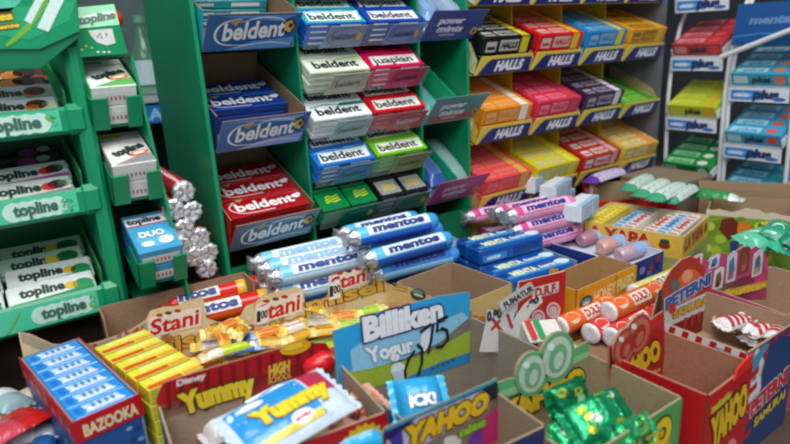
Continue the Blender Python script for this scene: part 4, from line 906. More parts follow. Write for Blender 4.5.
b = B(); b.rect(o.right, .004, .02, o.D - .004, .096, '#c9d6e2', 1); b.text(o.right, 'AL', o.D * .1, .055, .022, .014, '#2a5aa0', 2, bold=.06); prints(o, 'side_print', b)
# tall red display card
u2 = V((math.cos(math.radians(8)), math.sin(math.radians(8)), 0)); o_ = atZ(520, 320, .095); fr = Fr(V((o_.x, o_.y, 0)), u2, Zv)
RMx = Matrix.Translation((o_.x + .03, o_.y, 0))
rc = thing('tablet_carton', 'red lettered carton front with three white round sweets, beside honey carton', 'sweet carton', RMx)
b = header(None, fr, [(519, 282), (566, 271), (564, 318), (562, 340), (516, 340)], .0012, '#c4181c', back='#d9d2c8')
b.ppoly(fr, [(532, 288), (558.5, 281), (558, 292), (532, 299)], '#e6ddd4', 2); b.ptext(fr, 'D.R.F.', (535, 297), (556.5, 291), (535, 288.5), '#b0181c', 3, bold=.045)
for k, (px, py, r) in enumerate(((553, 310, 7), (538, 317, 6.5), (529, 325, 6))): b.pell(fr, px, py, r, r * 1.15, '#e0d5d0', 2 + .3 * k, seg=18); b.pell(fr, px, py, r * .72, r * .85, '#c2302c', 2.1 + .3 * k, seg=16); b.pell(fr, px, py + .5, r * .6, r * .7, '#dcc9c2', 2.2 + .3 * k, seg=14)
part('header_card', b, rc, RMx)
b = B(); vv = V((u2.y, -u2.x, 0)); q0 = fr.at(*fr.uv(516, 320), 0); q0.z = 0; Wd = (fr.at(*fr.uv(564, 318)) - fr.at(*fr.uv(516, 320))).length
b.box(q0 - vv * .002, u2 * Wd, -vv * .018, Zv * .002, '#b8a48c', 'card'); b.box(q0 - vv * .002, u2 * Wd, -vv * .0015, Zv * .07, '#b8a48c', 'card'); b.box(q0 - vv * .020, u2 * Wd, -vv * .0015, Zv * .07, '#b8a48c', 'card'); part('carton_body', b, rc, RMx)
# ---------------------------------------------------------------- pink rolls and white boxes
pk = mkroll('#dc4f94', '#eebfd8', '#232f86', '#e8a0c4', '#e884b4', L=.088)
for (pl, pr_, z, w) in [((512, 216), (567, 203), .1330, 'topmost'), ((499, 213), (553, 201), .1140, 'hindmost, mostly hidden'), ((517, 231), (571, 217), .1140, 'front one at mid height'), ((471, 217), (513, 209), .105, 'loose one lying to the left'), ((522, 246), (575, 231), .0945, 'lowest front')]:
    M, L = pxM(pl, pr_, z); place('pink', pk, 'sweet_roll', 'pink sweet roll beneath the yellow stand, %s' % w, 'sweet roll', M)
P1 = atZ(500, 228, .09); b = B(); b.bx(-.01, -.020, 0, .072, .040, .0840, '#c2407e', 'print', dict(top='#c9b6be'), bev=.001)
solo('roll_tray', b, 'closed pink carton under the pink sweet rolls', 'sweet tray', Matrix.Translation((P1.x, P1.y, 0)) @ RZ(-10))
def wbox():
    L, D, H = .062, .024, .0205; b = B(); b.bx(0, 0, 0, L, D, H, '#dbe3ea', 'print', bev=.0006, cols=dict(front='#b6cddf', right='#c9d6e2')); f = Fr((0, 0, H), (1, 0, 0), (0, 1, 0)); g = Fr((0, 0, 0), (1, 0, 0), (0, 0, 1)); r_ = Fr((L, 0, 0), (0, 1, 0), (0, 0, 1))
    b.poly(f, [(0, 0), (L, 0), (L, D * .35), (0, D * .25)], '#9fc2dc', 1); b.rect(g, L * .1, H * .15, L * .7, H * .85, '#cfdfea', 1); b.rect(g, L * .74, H * .2, L * .92, H * .8, '#a4adc0', 1)
    for i in range(3): b.rect(g, L * .14, H * (.25 + .2 * i), L * .6, H * (.32 + .2 * i), '#7f9fbc', 2)
    b.rect(r_, D * .2, H * .2, D * .8, H * .8, '#aebdd0', 1); return [('white_box', b)]
for k, (px, py, z, rz) in enumerate([(535, 194, .118, 20), (556, 202, .118, 20), (581, 231, .094, 18), (560, 212, .094, 20), (581, 223, .1150, 18)]):
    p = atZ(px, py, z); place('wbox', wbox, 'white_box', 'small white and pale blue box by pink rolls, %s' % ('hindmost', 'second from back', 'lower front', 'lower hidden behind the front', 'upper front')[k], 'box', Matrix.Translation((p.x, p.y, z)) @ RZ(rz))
p = atZ(552, 222, .09); b = B(); b.bx(.012, -.016, 0, .085, .045, .0930, '#28408e', 'print', dict(top='#8a97b8'), bev=.001); solo('blue_carton', b, 'dark blue closed carton under the small white boxes', 'carton', Matrix.Translation((p.x, p.y, 0)) @ RZ(21))
# ---------------------------------------------------------------- honey carton
o = open_box('honey_carton', 'empty open carton with yellow honeycomb front and brown inside', 'sweet carton', (567, 274), None, (637, 265), .095, '#d8981c', inner='#b58c5c', FLp=(577, 291))
b = B(); f = o.front; W = o.W
b.rect(f, 0, .0, W, o.H, '#dc9f1e', .5)
for k in range(26): b.ell(f, random.uniform(.004, W * .95), random.uniform(.02, o.H - .004), random.uniform(.003, .007), random.uniform(.003, .006), random.choice(['#e8b83a', '#c9821a', '#f0cc5a', '#d18f1c']), 1 + .06 * k, seg=6)
b.text(f, 'HONEY FILLED', W * .27, o.H - .021, W * .68, .012, '#f0d890', 4, bold=.05, ang=.03)
b.ell(f, W * .14, o.H - .016, .010, .007, '#18384e', 4, seg=16); b.ell(f, W * .14, o.H - .0155, .0075, .004, '#4a9ab0', 4.5, seg=12); b.ell(f, W * .14, o.H - .017, .006, .0012, '#e2e2d0', 5, seg=8)
prints(o, 'front_print', b)
b = B(); b.slab([o.left.at(.008, o.H - .002), o.left.at(.024, o.H - .002), o.left.at(.020, o.H + .016), o.left.at(.011, o.H + .014)], o.left.n, .0012, '#e2a02a'); prints(o, 'tuck_tab', b, 'orange tuck tab')
# ---------------------------------------------------------------- fat paper rolls with white ends
def drf(c1, c2, tx):
    def mk():
        L, r = .080, .0102; b = B(); b.lathe((0, 0, 0), (1, 0, 0), [(.001, r * .96, c1), (.003, r, c1), (L - .003, r, c1), (L - .001, r * .96, c1)], 'print', 22); cy = Cyl((0, 0, 0), (1, 0, 0), (0, 0, 1), r); t0 = -.75 * r
        for i in range(5): b.poly(cy, [(L * .34, t0 - .0065 + i * .0026), (L * .68, t0 - .0065 + i * .0026), (L * .68, t0 - .0065 + (i + 1) * .0026), (L * .34, t0 - .0065 + (i + 1) * .0026)], '#e8ddd0', 1)
        b.text(cy, 'D.R.F.', L * .37, t0 - .0032, L * .28, .0068, tx, 3, bold=.05); b.ell(cy, L * .84, t0 + .002, .007, .007, c2, 1, seg=12); b.ell(cy, L * .16, t0 + .002, .008, .007, c2, 1, seg=12)
        e = B(); e2 = B(); e.lathe((0, 0, 0), (1, 0, 0), [(-.0006, r * .5, '#dfe2e4'), (-.0008, r * .9, '#e4e6e8'), (.0012, r * .985, '#e0e2e4')], 'print', 20); e2.lathe((L, 0, 0), (1, 0, 0), [(-.0012, r * .985, '#e0e2e4'), (.0008, r * .9, '#e4e6e8'), (.0006, r * .5, '#dfe2e4')], 'print', 20)
        return [('wrapper', b), ('paper_end', e), ('paper_end', e2)]
    return mk
for k, (pl, pr_, z, key, cc, w) in enumerate([((608, 312), (664, 287), .082, 'drfo', ('#de6a2c', '#e8c9b4', '#c03a1c'), 'orange paper roll with white ends in front of the honey carton'), ((634, 294), (680, 275), .078, 'drfy', ('#cfd06a', '#e2e4c8', '#2a7a5a'), 'pale yellow green paper roll beside the orange one'),
        ((560, 327), (604, 307), .066, 'drfo', 0, 'orange paper roll lying behind, between red carton and honey carton'), ((590, 334), (624, 313), .066, 'drfr', ('#d03a30', '#e2dcd8', '#b01c1c'), 'red and white paper roll end by the white packet'), ((611, 338), (640, 319), .066, 'drfr', 0, 'second red and white paper roll below the orange one'), ((642, 315), (668, 301), .066, 'drfo', 0, 'orange paper roll half hidden behind the red header')]):
    M, L = pxM(pl, pr_, z); place(key, drf(*cc) if cc else None, 'paper_roll', w, 'sweet roll', M)
b = B(); b.bx(-.080, -.030, 0, .080, .030, .0550, '#8a6a50', 'card', bev=.001); solo('plain_carton', b, 'low brown carton supporting the fat paper rolls', 'carton', Matrix.Translation((.458, .306, 0)))
# ---------------------------------------------------------------- blue open box of clear-wrapped rolls
o = open_box('roll_carton', 'blue open carton of clear-wrapped sweet tubes before the small white boxes', 'sweet carton', (560, 236), None, (664, 250.5), .092, '#2a3f8e', inner='#c0c6d2', floor=.078, outs=dict(left='#243a86'), inb='#243a86', FLp=(629, 265.5))
b = B(); f = o.front
for k in range(16): b.ell(f, random.uniform(.004, o.W - .004), random.uniform(.05, o.H - .006), .006, .005, random.choice(['#8a3a4e', '#4a62b0', '#c27a6a', '#1f2f6e', '#7a8ac0']), 1 + .08 * k, seg=8)
prints(o, 'printed_side', b); b = B(); b.rect(o.left, .01, o.H - .03, .07, o.H - .008, '#1e3278', 1); b.ell(o.left, .085, o.H - .015, .012, .009, '#a04a3a', 1.2, seg=10); prints(o, 'printed_side', b)
def tube_(c):
    def mk():
        L, r = .052, .0090; b = B(); b.lathe((0, 0, 0), (1, 0, 0), [(0, r * .7, c), (.003, r, c), (L - .003, r, c), (L, r * .7, c)], 'film', 18); cy = Cyl((0, 0, 0), (1, 0, 0), (0, 0, 1), r)
        for i in range(5): b.poly(cy, [(L * .45, -.014 + i * .004), (L * .8, -.014 + i * .004), (L * .8, -.010 + i * .004), (L * .45, -.010 + i * .004)], '#8fb0d8', 1)
        for i in range(4): b.rect(cy, L * (.1 + .08 * i), -.012, L * (.13 + .08 * i), .006, '#e2c0b0', 1, n=2)
        return [('tube', b)]
    return mk
for k, (pl, pr_, z, c, w) in enumerate([((600, 249), (632, 236), .0875, '#c9988c', 'front pinkish tube with blue label'), ((580, 241), (614, 229), .0875, '#a87a8a', 'mauve tube behind the front one'), ((618, 256), (648, 246), .0875, '#b89aa8', 'lowest tube near the front wall'), ((566, 236), (600, 224), .0875, '#8a5a7a', 'hindmost tube')]):
    M, L = pxM(pl, pr_, z); place('tb%d' % k, tube_(c), 'sweet_tube', 'clear-wrapped %s in the blue carton' % w, 'sweet roll', M)
for k, (px, py) in enumerate(((628, 232), (636, 238), (641, 244), (632, 243))):
    p = atZ(px, py, .082); bag('bluew', .020, .016, .008, '#2a5ab0', 'wrapped_sweet', 'blue twisted sweet in the right end of the blue carton', 'sweet', Matrix.Translation(p) @ RZ(40 * k), None, 'film', 4, .001, .004, group='blue twisted sweets')
# ---------------------------------------------------------------- yellow and white stick box, lettered on two sides
o = open_box('stick_carton', 'yellow carton lettered in red on two sides, full of long striped sticks', 'sweet carton', (613, 210), None, (710, 215), .105, '#d9b74a', inner='#c9b890', floor=.080, FLp=(684, 237))
for fr, w, tx in ((o.front, o.W, 0), (o.left, o.D, 1)):
    b = B()
    b.rect(fr, 0, o.H - .028, w, o.H, '#e0b548', 1); b.rect(fr, 0, 0, w, o.H - .028, '#9aa06a', 1)
    b.text(fr, 'LA YAPA', w * .05, o.H - .0185, w * .66, .0150, '#b3261c', 3, bold=.055, ol='#ead9a0', ow=.03)
    b.ell(fr, w * .84, o.H - .0135, .011, .0095, '#e6c23a', 2, seg=14); b.ell(fr, w * .84, o.H - .014, .007, .0045, '#8a2f2a', 3, seg=12); b.ell(fr, w * .84, o.H - .009, .006, .003, '#2f4a2a', 3.5, seg=10)
    for k in range(14): b.ell(fr, random.uniform(.006, w - .006), random.uniform(.01, o.H - .034), .007, .006, random.choice(['#b8a84a', '#7a8a5a', '#8a7a9a', '#c9b86a', '#6a7a4a']), 1.5 + .08 * k, seg=8)
    prints(o, 'side_print', b)
def stick(c1, c2):
    def mk():
        L, D, H = o.W - .005, .0125, .011; b = B(); b.bx(0, 0, 0, D, L, H, c1, 'gloss', bev=.0012); f = Fr((D, 0, H), (0, 1, 0), (-1, 0, 0))
        for i in range(7): b.poly(f, [(L * (.06 + .13 * i), .001), (L * (.10 + .13 * i), .001), (L * (.13 + .13 * i), D - .001), (L * (.09 + .13 * i), D - .001)], c2, 1)
        b.rect(f, L * .3, D * .35, L * .7, D * .65, c2, 2); return [('stick', b)]
    return mk
SK = [('yellow', '#e0c222', '#f0e06a'), ('white and blue', '#dfe2e2', '#4a8ac8'), ('white and red', '#e6e0d8', '#c8483a'), ('white and gold', '#e2e0cc', '#d0a83a'), ('pale blue', '#b9d4e2', '#3f7ab8')]
n = max(4, int((o.D - .004) / .0131))
for lay in range(2):
    for k in range(n):
        kd = SK[0] if k in (0, 1) and lay else SK[1 + (k * 2 + lay) % 4]
        if lay and k in (2, 5): continue
        place('st' + kd[0], stick(*kd[1:]), 'sweet_stick', '%s striped stick in the red-lettered yellow carton, %s from back, %s layer' % (kd[0], ORD[k], ('lower', 'upper')[lay]), 'sweet stick', o.at(.0025, .0022 + k * .0131, .0808 + lay * .0113) @ RZ(-90), '%s sticks %d' % (kd[0], lay))
# ---------------------------------------------------------------- red-rimmed box with price tag, purple and white packs
o = open_box('red_rim_carton', 'brown-lined carton with red rim and white price tag by the white boxes', 'sweet carton', None, None, None, .110, '#c4201e', inner='#97805f', floor=.03, low=dict(f=.095, l=.115), rect=(.762, .592, -32, .125, .055))
b = B(); b.rect(o.left, .002, .085, o.D * .5, .112, '#d0261f', 1); b.rect(o.left, .012, .093, .034, .106, '#e4c9c0', 2); b.text(o.left, 'DRF', .014, .096, .018, .007, '#b0281f', 3, bold=.04)
f2 = o.left; b.slab([f2.at(o.D * .60, .078, 3), f2.at(o.D * .82, .078, 3), f2.at(o.D * .82, .112, 3), f2.at(o.D * .60, .112, 3)], f2.n, .0006, '#e6e4de'); b.text(f2, '0.90', o.D * .62, .090, o.D * .18, .010, '#23242a', 5, bold=.05)
prints(o, 'rim_print', b)
def longpack(c1, c2):
    def mk():
        P = Pil(.095, .024, .010, 8, .0005); b = B(); b.pillow(P, lambda u, v: c1 if .15 < u < .85 else c2, 'film', 16, 8, .005, c2)
        for i in range(4): b.rect(P, -.035 + i * .018, -.006, -.024 + i * .018, .006, c2, 1, 'film', n=3)
        return [('pack', b)]
    return mk
for k, (pl, pr_, z, kd) in enumerate([((640, 196), (688, 170), .125, 0), ((655, 200), (700, 176), .125, 0), ((668, 202), (706, 180), .118, 0), ((628, 190), (665, 168), .115, 0), ((668, 192), (705, 196), .108, 1), ((590, 182), (628, 170), .118, 2)]):
    M, L = pxM(pl, pr_, z); M = M @ T(.045, 0, 0); c = [('white and green', '#cfe0d6', '#3f9a72'), ('green', '#2a8a4a', '#d8e6dc'), ('lilac', '#c9bcd8', '#5a3a9a')][kd]
    place('lp%d' % kd, longpack(*c[1:]), 'long_packet', '%s long packet in the heap below the white wire racks, %s' % (c[0], ('leftmost', 'second', 'rightmost', 'rearmost', 'lying crosswise', 'beside the yellow stand')[k]), 'sweet packet', M)
b = B(); b.bx(-.055, -.052, 0, .045, .050, .105, '#8a7a64', 'card', bev=.001); solo('plain_carton', b, 'brown carton under the heap of white and green long packets', 'carton', Matrix.Translation((.920, .547, 0)))
# ---------------------------------------------------------------- fruit-printed carton, upper right
o = open_box('fruit_carton', 'carton printed with green grapes and fruit, torn rim, brown inside', 'sweet carton', (744, 198), None, (800, 222), .105, '#7f9a2a', inner='#a1876a', floor=.06, FLp=(706, 214))
f = o.front
for fr, w in ((o.left, o.D), (o.front, o.W)):
    b = B(); b.rect(fr, 0, 0, w, o.H, '#7c9a34', .5)
    for k in range(46): b.ell(fr, random.uniform(.004, w - .004), random.uniform(.02, o.H - .004), .0065, .006, random.choice(['#8fb02c', '#a3bf3a', '#6a8a24', '#b4c95a', '#7aa030']), 1 + .05 * k, seg=9)
    if fr is o.left: prints(o, 'fruit_print', b)
b.ppoly(f, [(719, 229), (722, 219), (732, 217), (738, 222), (737, 233), (729, 240)][::-1], '#6a2a1a', 4); b.pell(f, 744, 229, 7, 8, '#d8781c', 5, seg=14); b.ppoly(f, [(730, 241), (739, 240), (738, 256), (731, 257)][::-1], '#27487e', 4.5); b.pell(f, 768, 226, 14, 5, '#d9d23a', 4, seg=12); b.ptext(f, 'frutal', (758, 228), (780, 229), (758, 223), '#3a6a1a', 5, bold=.05)
prints(o, 'fruit_print', b)
b = B(); r_ = random.Random(4); pts = [(0, 0)] + [(o.W * i / 14, .006 + r_.uniform(0, .008)) for i in range(15)] + [(o.W, 0)]
b.slab([o.front.at(x, y + o.H - .001, 2) for x, y in pts][::-1][::-1], o.front.n, .0012, '#cdbfa4', 'card', back='#a1876a'); prints(o, 'torn_rim', b, 'torn pale card edge')
for k, (px, py, z, c, nm) in enumerate([(760, 240, .098, '#5fbf98', 'pale green foil'), (780, 233, .104, '#2f9a78', 'deep green foil'), (792, 242, .098, '#1f8a6a', 'dark green foil'), (774, 247, .092, '#3fae8a', 'mid green foil')]):
    p = atZ(px, py, z); bag('gb%d' % k, .050, .034, .011, lambda u, v, c=c: c, 'sweet_bag', '%s sweet bag with fruit picture at the right edge, %s' % (nm, ('leftmost', 'topmost', 'rightmost', 'lowest')[k]), 'sweet bag', Matrix.Translation(p) @ RZ(-10 + 22 * k) @ RX(20), lambda b, P: (b.ell(P, .012, 0, .009, .007, '#d9d23a', 1, 'film', seg=12), b.ell(P, .018, -.006, .005, .005, '#c8482c', 1.5, 'film', seg=10), b.ell(P, -.012, .004, .012, .006, '#cfeee0', 1, 'film', seg=12)), 'film', 10 + k, .0012)
for k, (A, Bp, C) in enumerate([((712, 190), (768, 190), (772, 200))]):
    o = open_box('plain_carton', 'plain brown carton behind the grape-printed carton', 'carton', None, None, None, .108, '#9a8062', inner='#a58a6a', rect=(.900, .483, -58, .13, .05))
# green packet pile below right tray
# ---------------------------------------------------------------- striped carton with egg header, and its pink-edged neighbour
o = open_box('lollipop_carton', 'pink-edged brown carton with a cut-out header of fruit figures', 'sweet carton', (713, 289), (772, 266), (850, 290), .100, '#b8486e', inner='#a88c74', floor=.05)
fr = o.backin
b = header(None, fr, [(703, 300), (690, 268), (694, 258), (701, 254), (708, 262), (714, 255), (722, 253), (730, 255), (738, 250), (744, 246), (750, 250), (756, 246), (763, 250), (768, 259), (768, 268), (766, 300)], .0012, '#b9446e', back='#a88c74')
for k, (px, py, w_, h_, c1, c2) in enumerate(((697, 262, 5, 7, '#cfcac6', '#b8282e'), (714, 262, 5, 6, '#cfd6da', '#3a7ab8'), (704, 280, 5, 9, '#d05a92', '#d86a9a'), (718, 279, 5, 10, '#d8d2ca', '#7a5a2a'), (731, 268, 5, 14, '#c9c6c4', '#3f6f9a'), (744, 261, 5, 12, '#7a3a24', '#8a4a2e'), (757, 264, 5, 12, '#cfcac8', '#4a6a7a'), (759, 283, 6, 8, '#c03a70', '#d0447e'))):
    q = lambda sx, sy, kk: (px + sx * w_ * kk + sy * -1.2, py + sy * h_ * kk - sx * 1.6)
    b.ppoly(fr, [q(-1, 1, 1), q(1, 1, 1), q(1, -1, 1), q(.2, -1.25, 1), q(-1, -1, 1)], c1, 1 + .2 * k); b.ppoly(fr, [q(-.6, .8, 1), q(.5, .7, 1), q(.7, .1, 1), q(.3, -.8, 1), q(-.5, -.5, 1)], c2, 1.1 + .2 * k); b.ppoly(fr, [q(-.4, .8, 1), q(.3, .8, 1), q(.2, .2, 1), q(-.3, .3, 1)], random.choice(['#d09a3a', '#2a2a3a', '#c8506a']), 1.15 + .2 * k)
b.ppoly(fr, [(722, 290), (766, 280), (766, 287), (722, 298)][::-1], '#c8982c', 5); b.ptext(fr, 'frutitas', (724, 297), (764, 287), (724, 290), '#e2c23a', 6, bold=.06)
prints(o, 'header_card', b, 'picture header of fruit figures')
S = open_box('striped_carton', 'red and white striped carton with a lettered header shaped like a big red egg', 'sweet carton', (650, 318), (705, 291), (800, 319), .100, '#d9d4cf', inner='#a1856c', floor=.060)
o = S
for fr, w in ((o.left, o.D), (o.front, o.W)):
    b = B()
    b.rect(fr, 0, 0, w, o.H, '#24406e' if fr is o.front else '#dcd6d0', .5)
    nst = 7
    for k in range(nst): x = w * k / nst; b.poly(fr, [(x, o.H - .030), (x + w * .07, o.H - .030), (x + w * .09 + .004, o.H - .0005), (x + .006, o.H - .0005)], '#b51c22', 1)
    if fr is o.left: bL = b
bF = b; b = bL; f = o.left; b.rect(f, 0, o.H - .012, o.D * .16, o.H - .001, '#3a86b8', 1.5); b.poly(f, [(o.D * .62, o.H - .022), (o.D * .9, o.H - .024), (o.D * .95, o.H - .006), (o.D * .7, o.H - .004)], '#4a9ab0', 1.5); b.ell(f, o.D * .75, o.H - .012, .006, .005, '#b8a83a', 2, seg=10)
prints(o, 'side_print', b); b = bF; f = o.front; w = o.W
b.poly(f, [(0, o.H - .002), (w * .2, o.H - .001), (w * .45, o.H - .03), (w * .2, o.H - .06), (0, o.H - .05)], '#dcd8d4', 1); b.poly(f, [(.0, o.H - .012), (w * .3, o.H - .001), (w * .4, o.H - .004), (w * .12, o.H - .024)], '#3a92b4', 1.3)
for k in range(5): b.poly(f, [(.004, o.H - .022 - k * .014), (.022, o.H - .018 - k * .014), (.022, o.H - .024 - k * .014), (.004, o.H - .029 - k * .014)], '#b81c24', 1.6)
b.ell(f, w * .62, o.H - .03, w * .3, .026, '#1d3f6e', 1.4, seg=18); b.ell(f, w * .25, o.H - .055, .010, .010, '#c02a30', 2, seg=12); b.ell(f, w * .25, o.H - .055, .005, .005, '#e0d8d2', 2.2, seg=10)
b.text(f, 'PETERNI', w * .2, o.H - .062, w * .7, .014, '#c02830', 3, bold=.06, ang=.12, ol='#dcd8d4', ow=.05); b.text(f, 'SAMURAI', w * .3, o.H - .076, w * .6, .008, '#c9b03a', 3, bold=.06, ang=.12, ol='#2a2a22', ow=.04)
prints(o, 'side_print', b)
fr = o.backin
egg = [(650, 335), (652, 318), (657, 300), (663, 284), (671, 270), (681, 260), (691, 256), (699, 260), (705, 270), (709, 283), (710, 296), (708, 312), (704, 325)]
b = header(None, fr, egg + [(702, 335)], .0012, '#b23320', back='#b89a80')
b.pell(fr, 688, 285, 12, 17, '#d8602e', 1, seg=18, rot=.4); b.pell(fr, 687, 276, 5, 7, '#e6a070', 1.3, seg=12, rot=.4); b.pell(fr, 675, 285, 5, 6, '#5a6a62', 1.6, seg=12, rot=.3)
b.ppoly(fr, [(651, 318), (706, 292), (710, 297), (709, 308), (651, 334)], '#cfc9c6', 2)
b.ptext(fr, 'PETERNI', (665, 310), (709, 283), (665, 299), '#2a5a9a', 3, bold=.06, ol='#dcd8d6', ow=.06); b.pell(fr, 671, 308, 4, 5.5, '#c02a2e', 4.5, seg=10)
b.ptext(fr, 'SAMURAI', (673, 318), (708, 302), (673, 311), '#c9a02a', 3, bold=.07, ol='#2a221a', ow=.05)
for k in range(4): b.ppoly(fr, [(682 + 7 * k, 330 - 4 * k), (685.5 + 7 * k, 328 - 4 * k), (687 + 7 * k, 317 - 3 * k), (683.5 + 7 * k, 318 - 3 * k)], '#b8222a', 2.5)
prints(o, 'header_card', b, 'egg-shaped red header with lettering')
def stripes(b, P):
    for k in range(4):
        for j in range(6):
            y0, y1 = -.0072 + .0024 * j, -.0048 + .0024 * j; x0, x1 = -.0125 + k * .0065 + .0006 * j, -.0125 + k * .0065 + .0006 * (j + 1)
            b.poly(P, [(x0, y0), (x0 + .0034, y0), (x1 + .0034, y1), (x1, y1)], '#b8242c', 2, 'film')
for k, (px, py, z, rz) in enumerate(((734, 322, .090, -10), (746, 324, .084, 30), (764, 330, .082, -20), (778, 333, .084, 15), (722, 322, .075, 40), (756, 336, .074, 0))):
    p = atZ(px, py, z); bag('strw', .030, .016, .006, '#dcd4d2', 'wrapped_sweet', 'red and white striped wrapped sweet in the carton with the egg header', 'sweet', Matrix.Translation(p) @ RZ(rz) @ RX(12), stripes, 'film', 6, .0008, .005, group='striped wrapped sweets')
# ---------------------------------------------------------------- red and yellow carton of gummy bags
o = open_box('gummy_carton', 'red carton with yellow lettered header full of gummy bags, lower left', 'sweet carton', (156, 398), (331, 353), (397, 408), .108, '#2a4a7e', inner='#a08a74', floor=.060, outs=dict(front='#b0181c', left='#2b4f86', right='#a8181c'))
b = B(); f = o.left
b.rect(f, 0, 0, o.D, o.H, '#244678', .6); b.poly(f, [(.0, o.H - .03), (.03, o.H - .02), (.05, o.H - .05), (.0, o.H - .06)], '#6f9ad0', 1); b.rect(f, o.D * .45, o.H - .05, o.D * .68, o.H - .012, '#d8b02c', 1); b.rect(f, o.D * .7, o.H - .04, o.D, o.H - .002, '#8a5a4a', 1); prints(o, 'side_print', b); b = B()
f = o.front; b.rect(f, 0, 0, o.W, o.H, '#b0181c', .6); b.ell(f, o.W * .855, o.H - .018, .017, .017, '#d8b41e', 2, seg=36, star=.16)
b.ell(f, o.W * .855, o.H - .018, .012, .012, '#dcc02e', 3, seg=18); prints(o, 'side_print', b)
fr = o.backin
b = header(None, fr, [(156, 399), (163, 383), (190, 374), (288, 346), (300, 343), (326, 343), (331, 352), (331, 375), (160, 420)], .0012, '#a3141a', back='#a08a74')
for k in range(12): x = 166 + 13 * k; y = 383 - 3.6 * k; b.ppoly(fr, [(x, y), (x + 4.5, y - 1.2), (x + 5, y + 26), (x + .5, y + 28)], '#7c0d14', 1)
b.ptext(fr, 'Yummy', (185, 413), (254, 391), (180, 395), '#dcc12a', 4, bold=.075, arc=.1, ol='#3a2a14', ow=.055)
b.ptext(fr, 'Disney', (177, 386), (205, 377.5), (177, 380), '#e0c9c6', 3, bold=.05); b.ptext(fr, 'HIGH', (269, 376), (289, 370), (269, 366), '#d8a93a', 3, bold=.07); b.ptext(fr, 'SCHOOL', (268, 384), (291, 377), (268, 378), '#c9922e', 3, bold=.05)
b.pell(fr, 295, 347, 16, 6.5, '#dca51c', 5, seg=20, rot=-.25); b.pell(fr, 293, 346, 10, 3, '#e6c23a', 6, seg=14, rot=-.25)
prints(o, 'header_card', b, 'striped red header lettered in yellow')
b = B(); P_ = fr.at(*fr.uv(319, 363), 3); b.lathe(P_, o.v * .3 + o.u + Zv * .25, [(-.012, .006, '#c3161c'), (-.008, .0085, '#d01c22'), (.006, .009, '#c3161c'), (.011, .006, '#b5141a')], 'gloss', 12, ripple=.05); 
solo('round_sweet', b, 'red round sweet at the right end of the red yellow-lettered header', 'sweet', Matrix.Translation(P_), world=True)
def gum_draw(c1, c2, word, wc):
    def d(b, P):
        L, W = P.L, P.W
        def band(x0, x1, y0, y1, c, l, n=10, m=4):
            for i in range(n):
                for j in range(m): xa, xb = x0 + (x1 - x0) * i / n, x0 + (x1 - x0) * (i + 1) / n; ya, yb = y0 + (y1 - y0) * j / m, y0 + (y1 - y0) * (j + 1) / m; b.poly(P, [(xa, ya), (xb, ya), (xb, yb), (xa, yb)], c, l, 'film')
        band(-L * .46, L * .22, -W * .40, W * .40, c1, 1); band(L * .24, L * .47, -W * .05, W * .42, c2, 1, 5); band(-L * .46, L * .2, -W * .40, -W * .30, '#e2c83a', 2)
        b.text(P, word, -L * .30, -W * .12, L * .66, W * .24, wc, 4, 'film', bold=.08, ol='#b8861c', ow=.03)
        b.ell(P, L * .02, -W * .28, L * .10, W * .10, '#e6e9ee', 3, 'film', seg=14); b.text(P, 'gomitas', -L * .05, -W * .31, L * .14, W * .05, '#c23a4e', 5, 'film', bold=.05)
        b.ell(P, -L * .25, W * .28, L * .12, W * .07, '#e8eef4', 3, 'film', seg=12)
    return d
def bagM(pL, pR, z, tilt, lift=0):
    a, c = atZ(*pL, z), atZ(*pR, z); d = c - a; return Matrix.Translation((a + c) / 2 + Zv * lift) @ Matrix.Rotation(math.atan2(d.y, d.x), 4, 'Z') @ RX(tilt), d.length
M, L = bagM((228, 446), (340, 386), .119, 14)
bag('yum1', L * .92, .046, .008, '#c9d8e4', 'gummy_bag', 'blue gummy bag with yellow lettering, topmost in the red yellow-lettered carton', 'sweet bag', M, gum_draw('#2f8fd2', '#b8304a', 'Yummy', '#e0cb2c'), 'film', 3, .0008, .003, '#bccfde')
M, L = bagM((262, 416), (330, 376), .086, 26)
bag('yum2', L * .9, .034, .008, '#dfe5ea', 'gummy_bag', 'pale blue gummy bag lying behind the blue one', 'sweet bag', M, gum_draw('#6fb0de', '#c9d6e2', 'Yummy', '#d8dfe6'), 'film', 4, .0010, .007, '#e2e6ea')
M, L = bagM((206, 432), (246, 410), .076, 20)
bag('yum3', .040, .030, .010, '#c9c4c4', 'gummy_bag', 'red gummy bag half hidden at the left under the blue one', 'sweet bag', M, lambda b, P: (b.ell(P, 0, 0, .013, .009, '#b8222a', 1, 'film', seg=14), b.ell(P, -.012, .008, .005, .006, '#3a8ac0', 2, 'film', seg=10), b.ell(P, .012, -.006, .008, .005, '#d86a6a', 2, 'film', seg=10)), 'film', 5, .001, .005)
M, L = bagM((336, 422), (370, 402), .084, 18)
bag('yum4', .046, .034, .011, '#d09a86', 'gummy_bag', 'clear gummy bag showing orange and brown sweets, right end of the red yellow-lettered carton', 'sweet bag', M, lambda b, P: [b.ell(P, random.uniform(-.019, .019), random.uniform(-.014, .014), .006, .0045, random.choice(['#d8764a', '#8a3a2a', '#e8c9b4', '#b84a3a', '#d8a06a', '#5a2a22']), 1 + .1 * k, 'film', seg=10, rot=k) for k in range(20)], 'film', 6, .0012, .005)
M, L = bagM((333, 446), (378, 432), .094, 15)
bag('cyan', .034, .020, .006, '#3aa6d8', 'sweet_packet', 'light blue packet end poking up at the bottom edge right of the gummy bags', 'sweet packet', M, lambda b, P: b.rect(P, -.01, -.003, .01, .003, '#8fd0ea', 1, 'film', n=4), 'film', 8, .0008, .005)
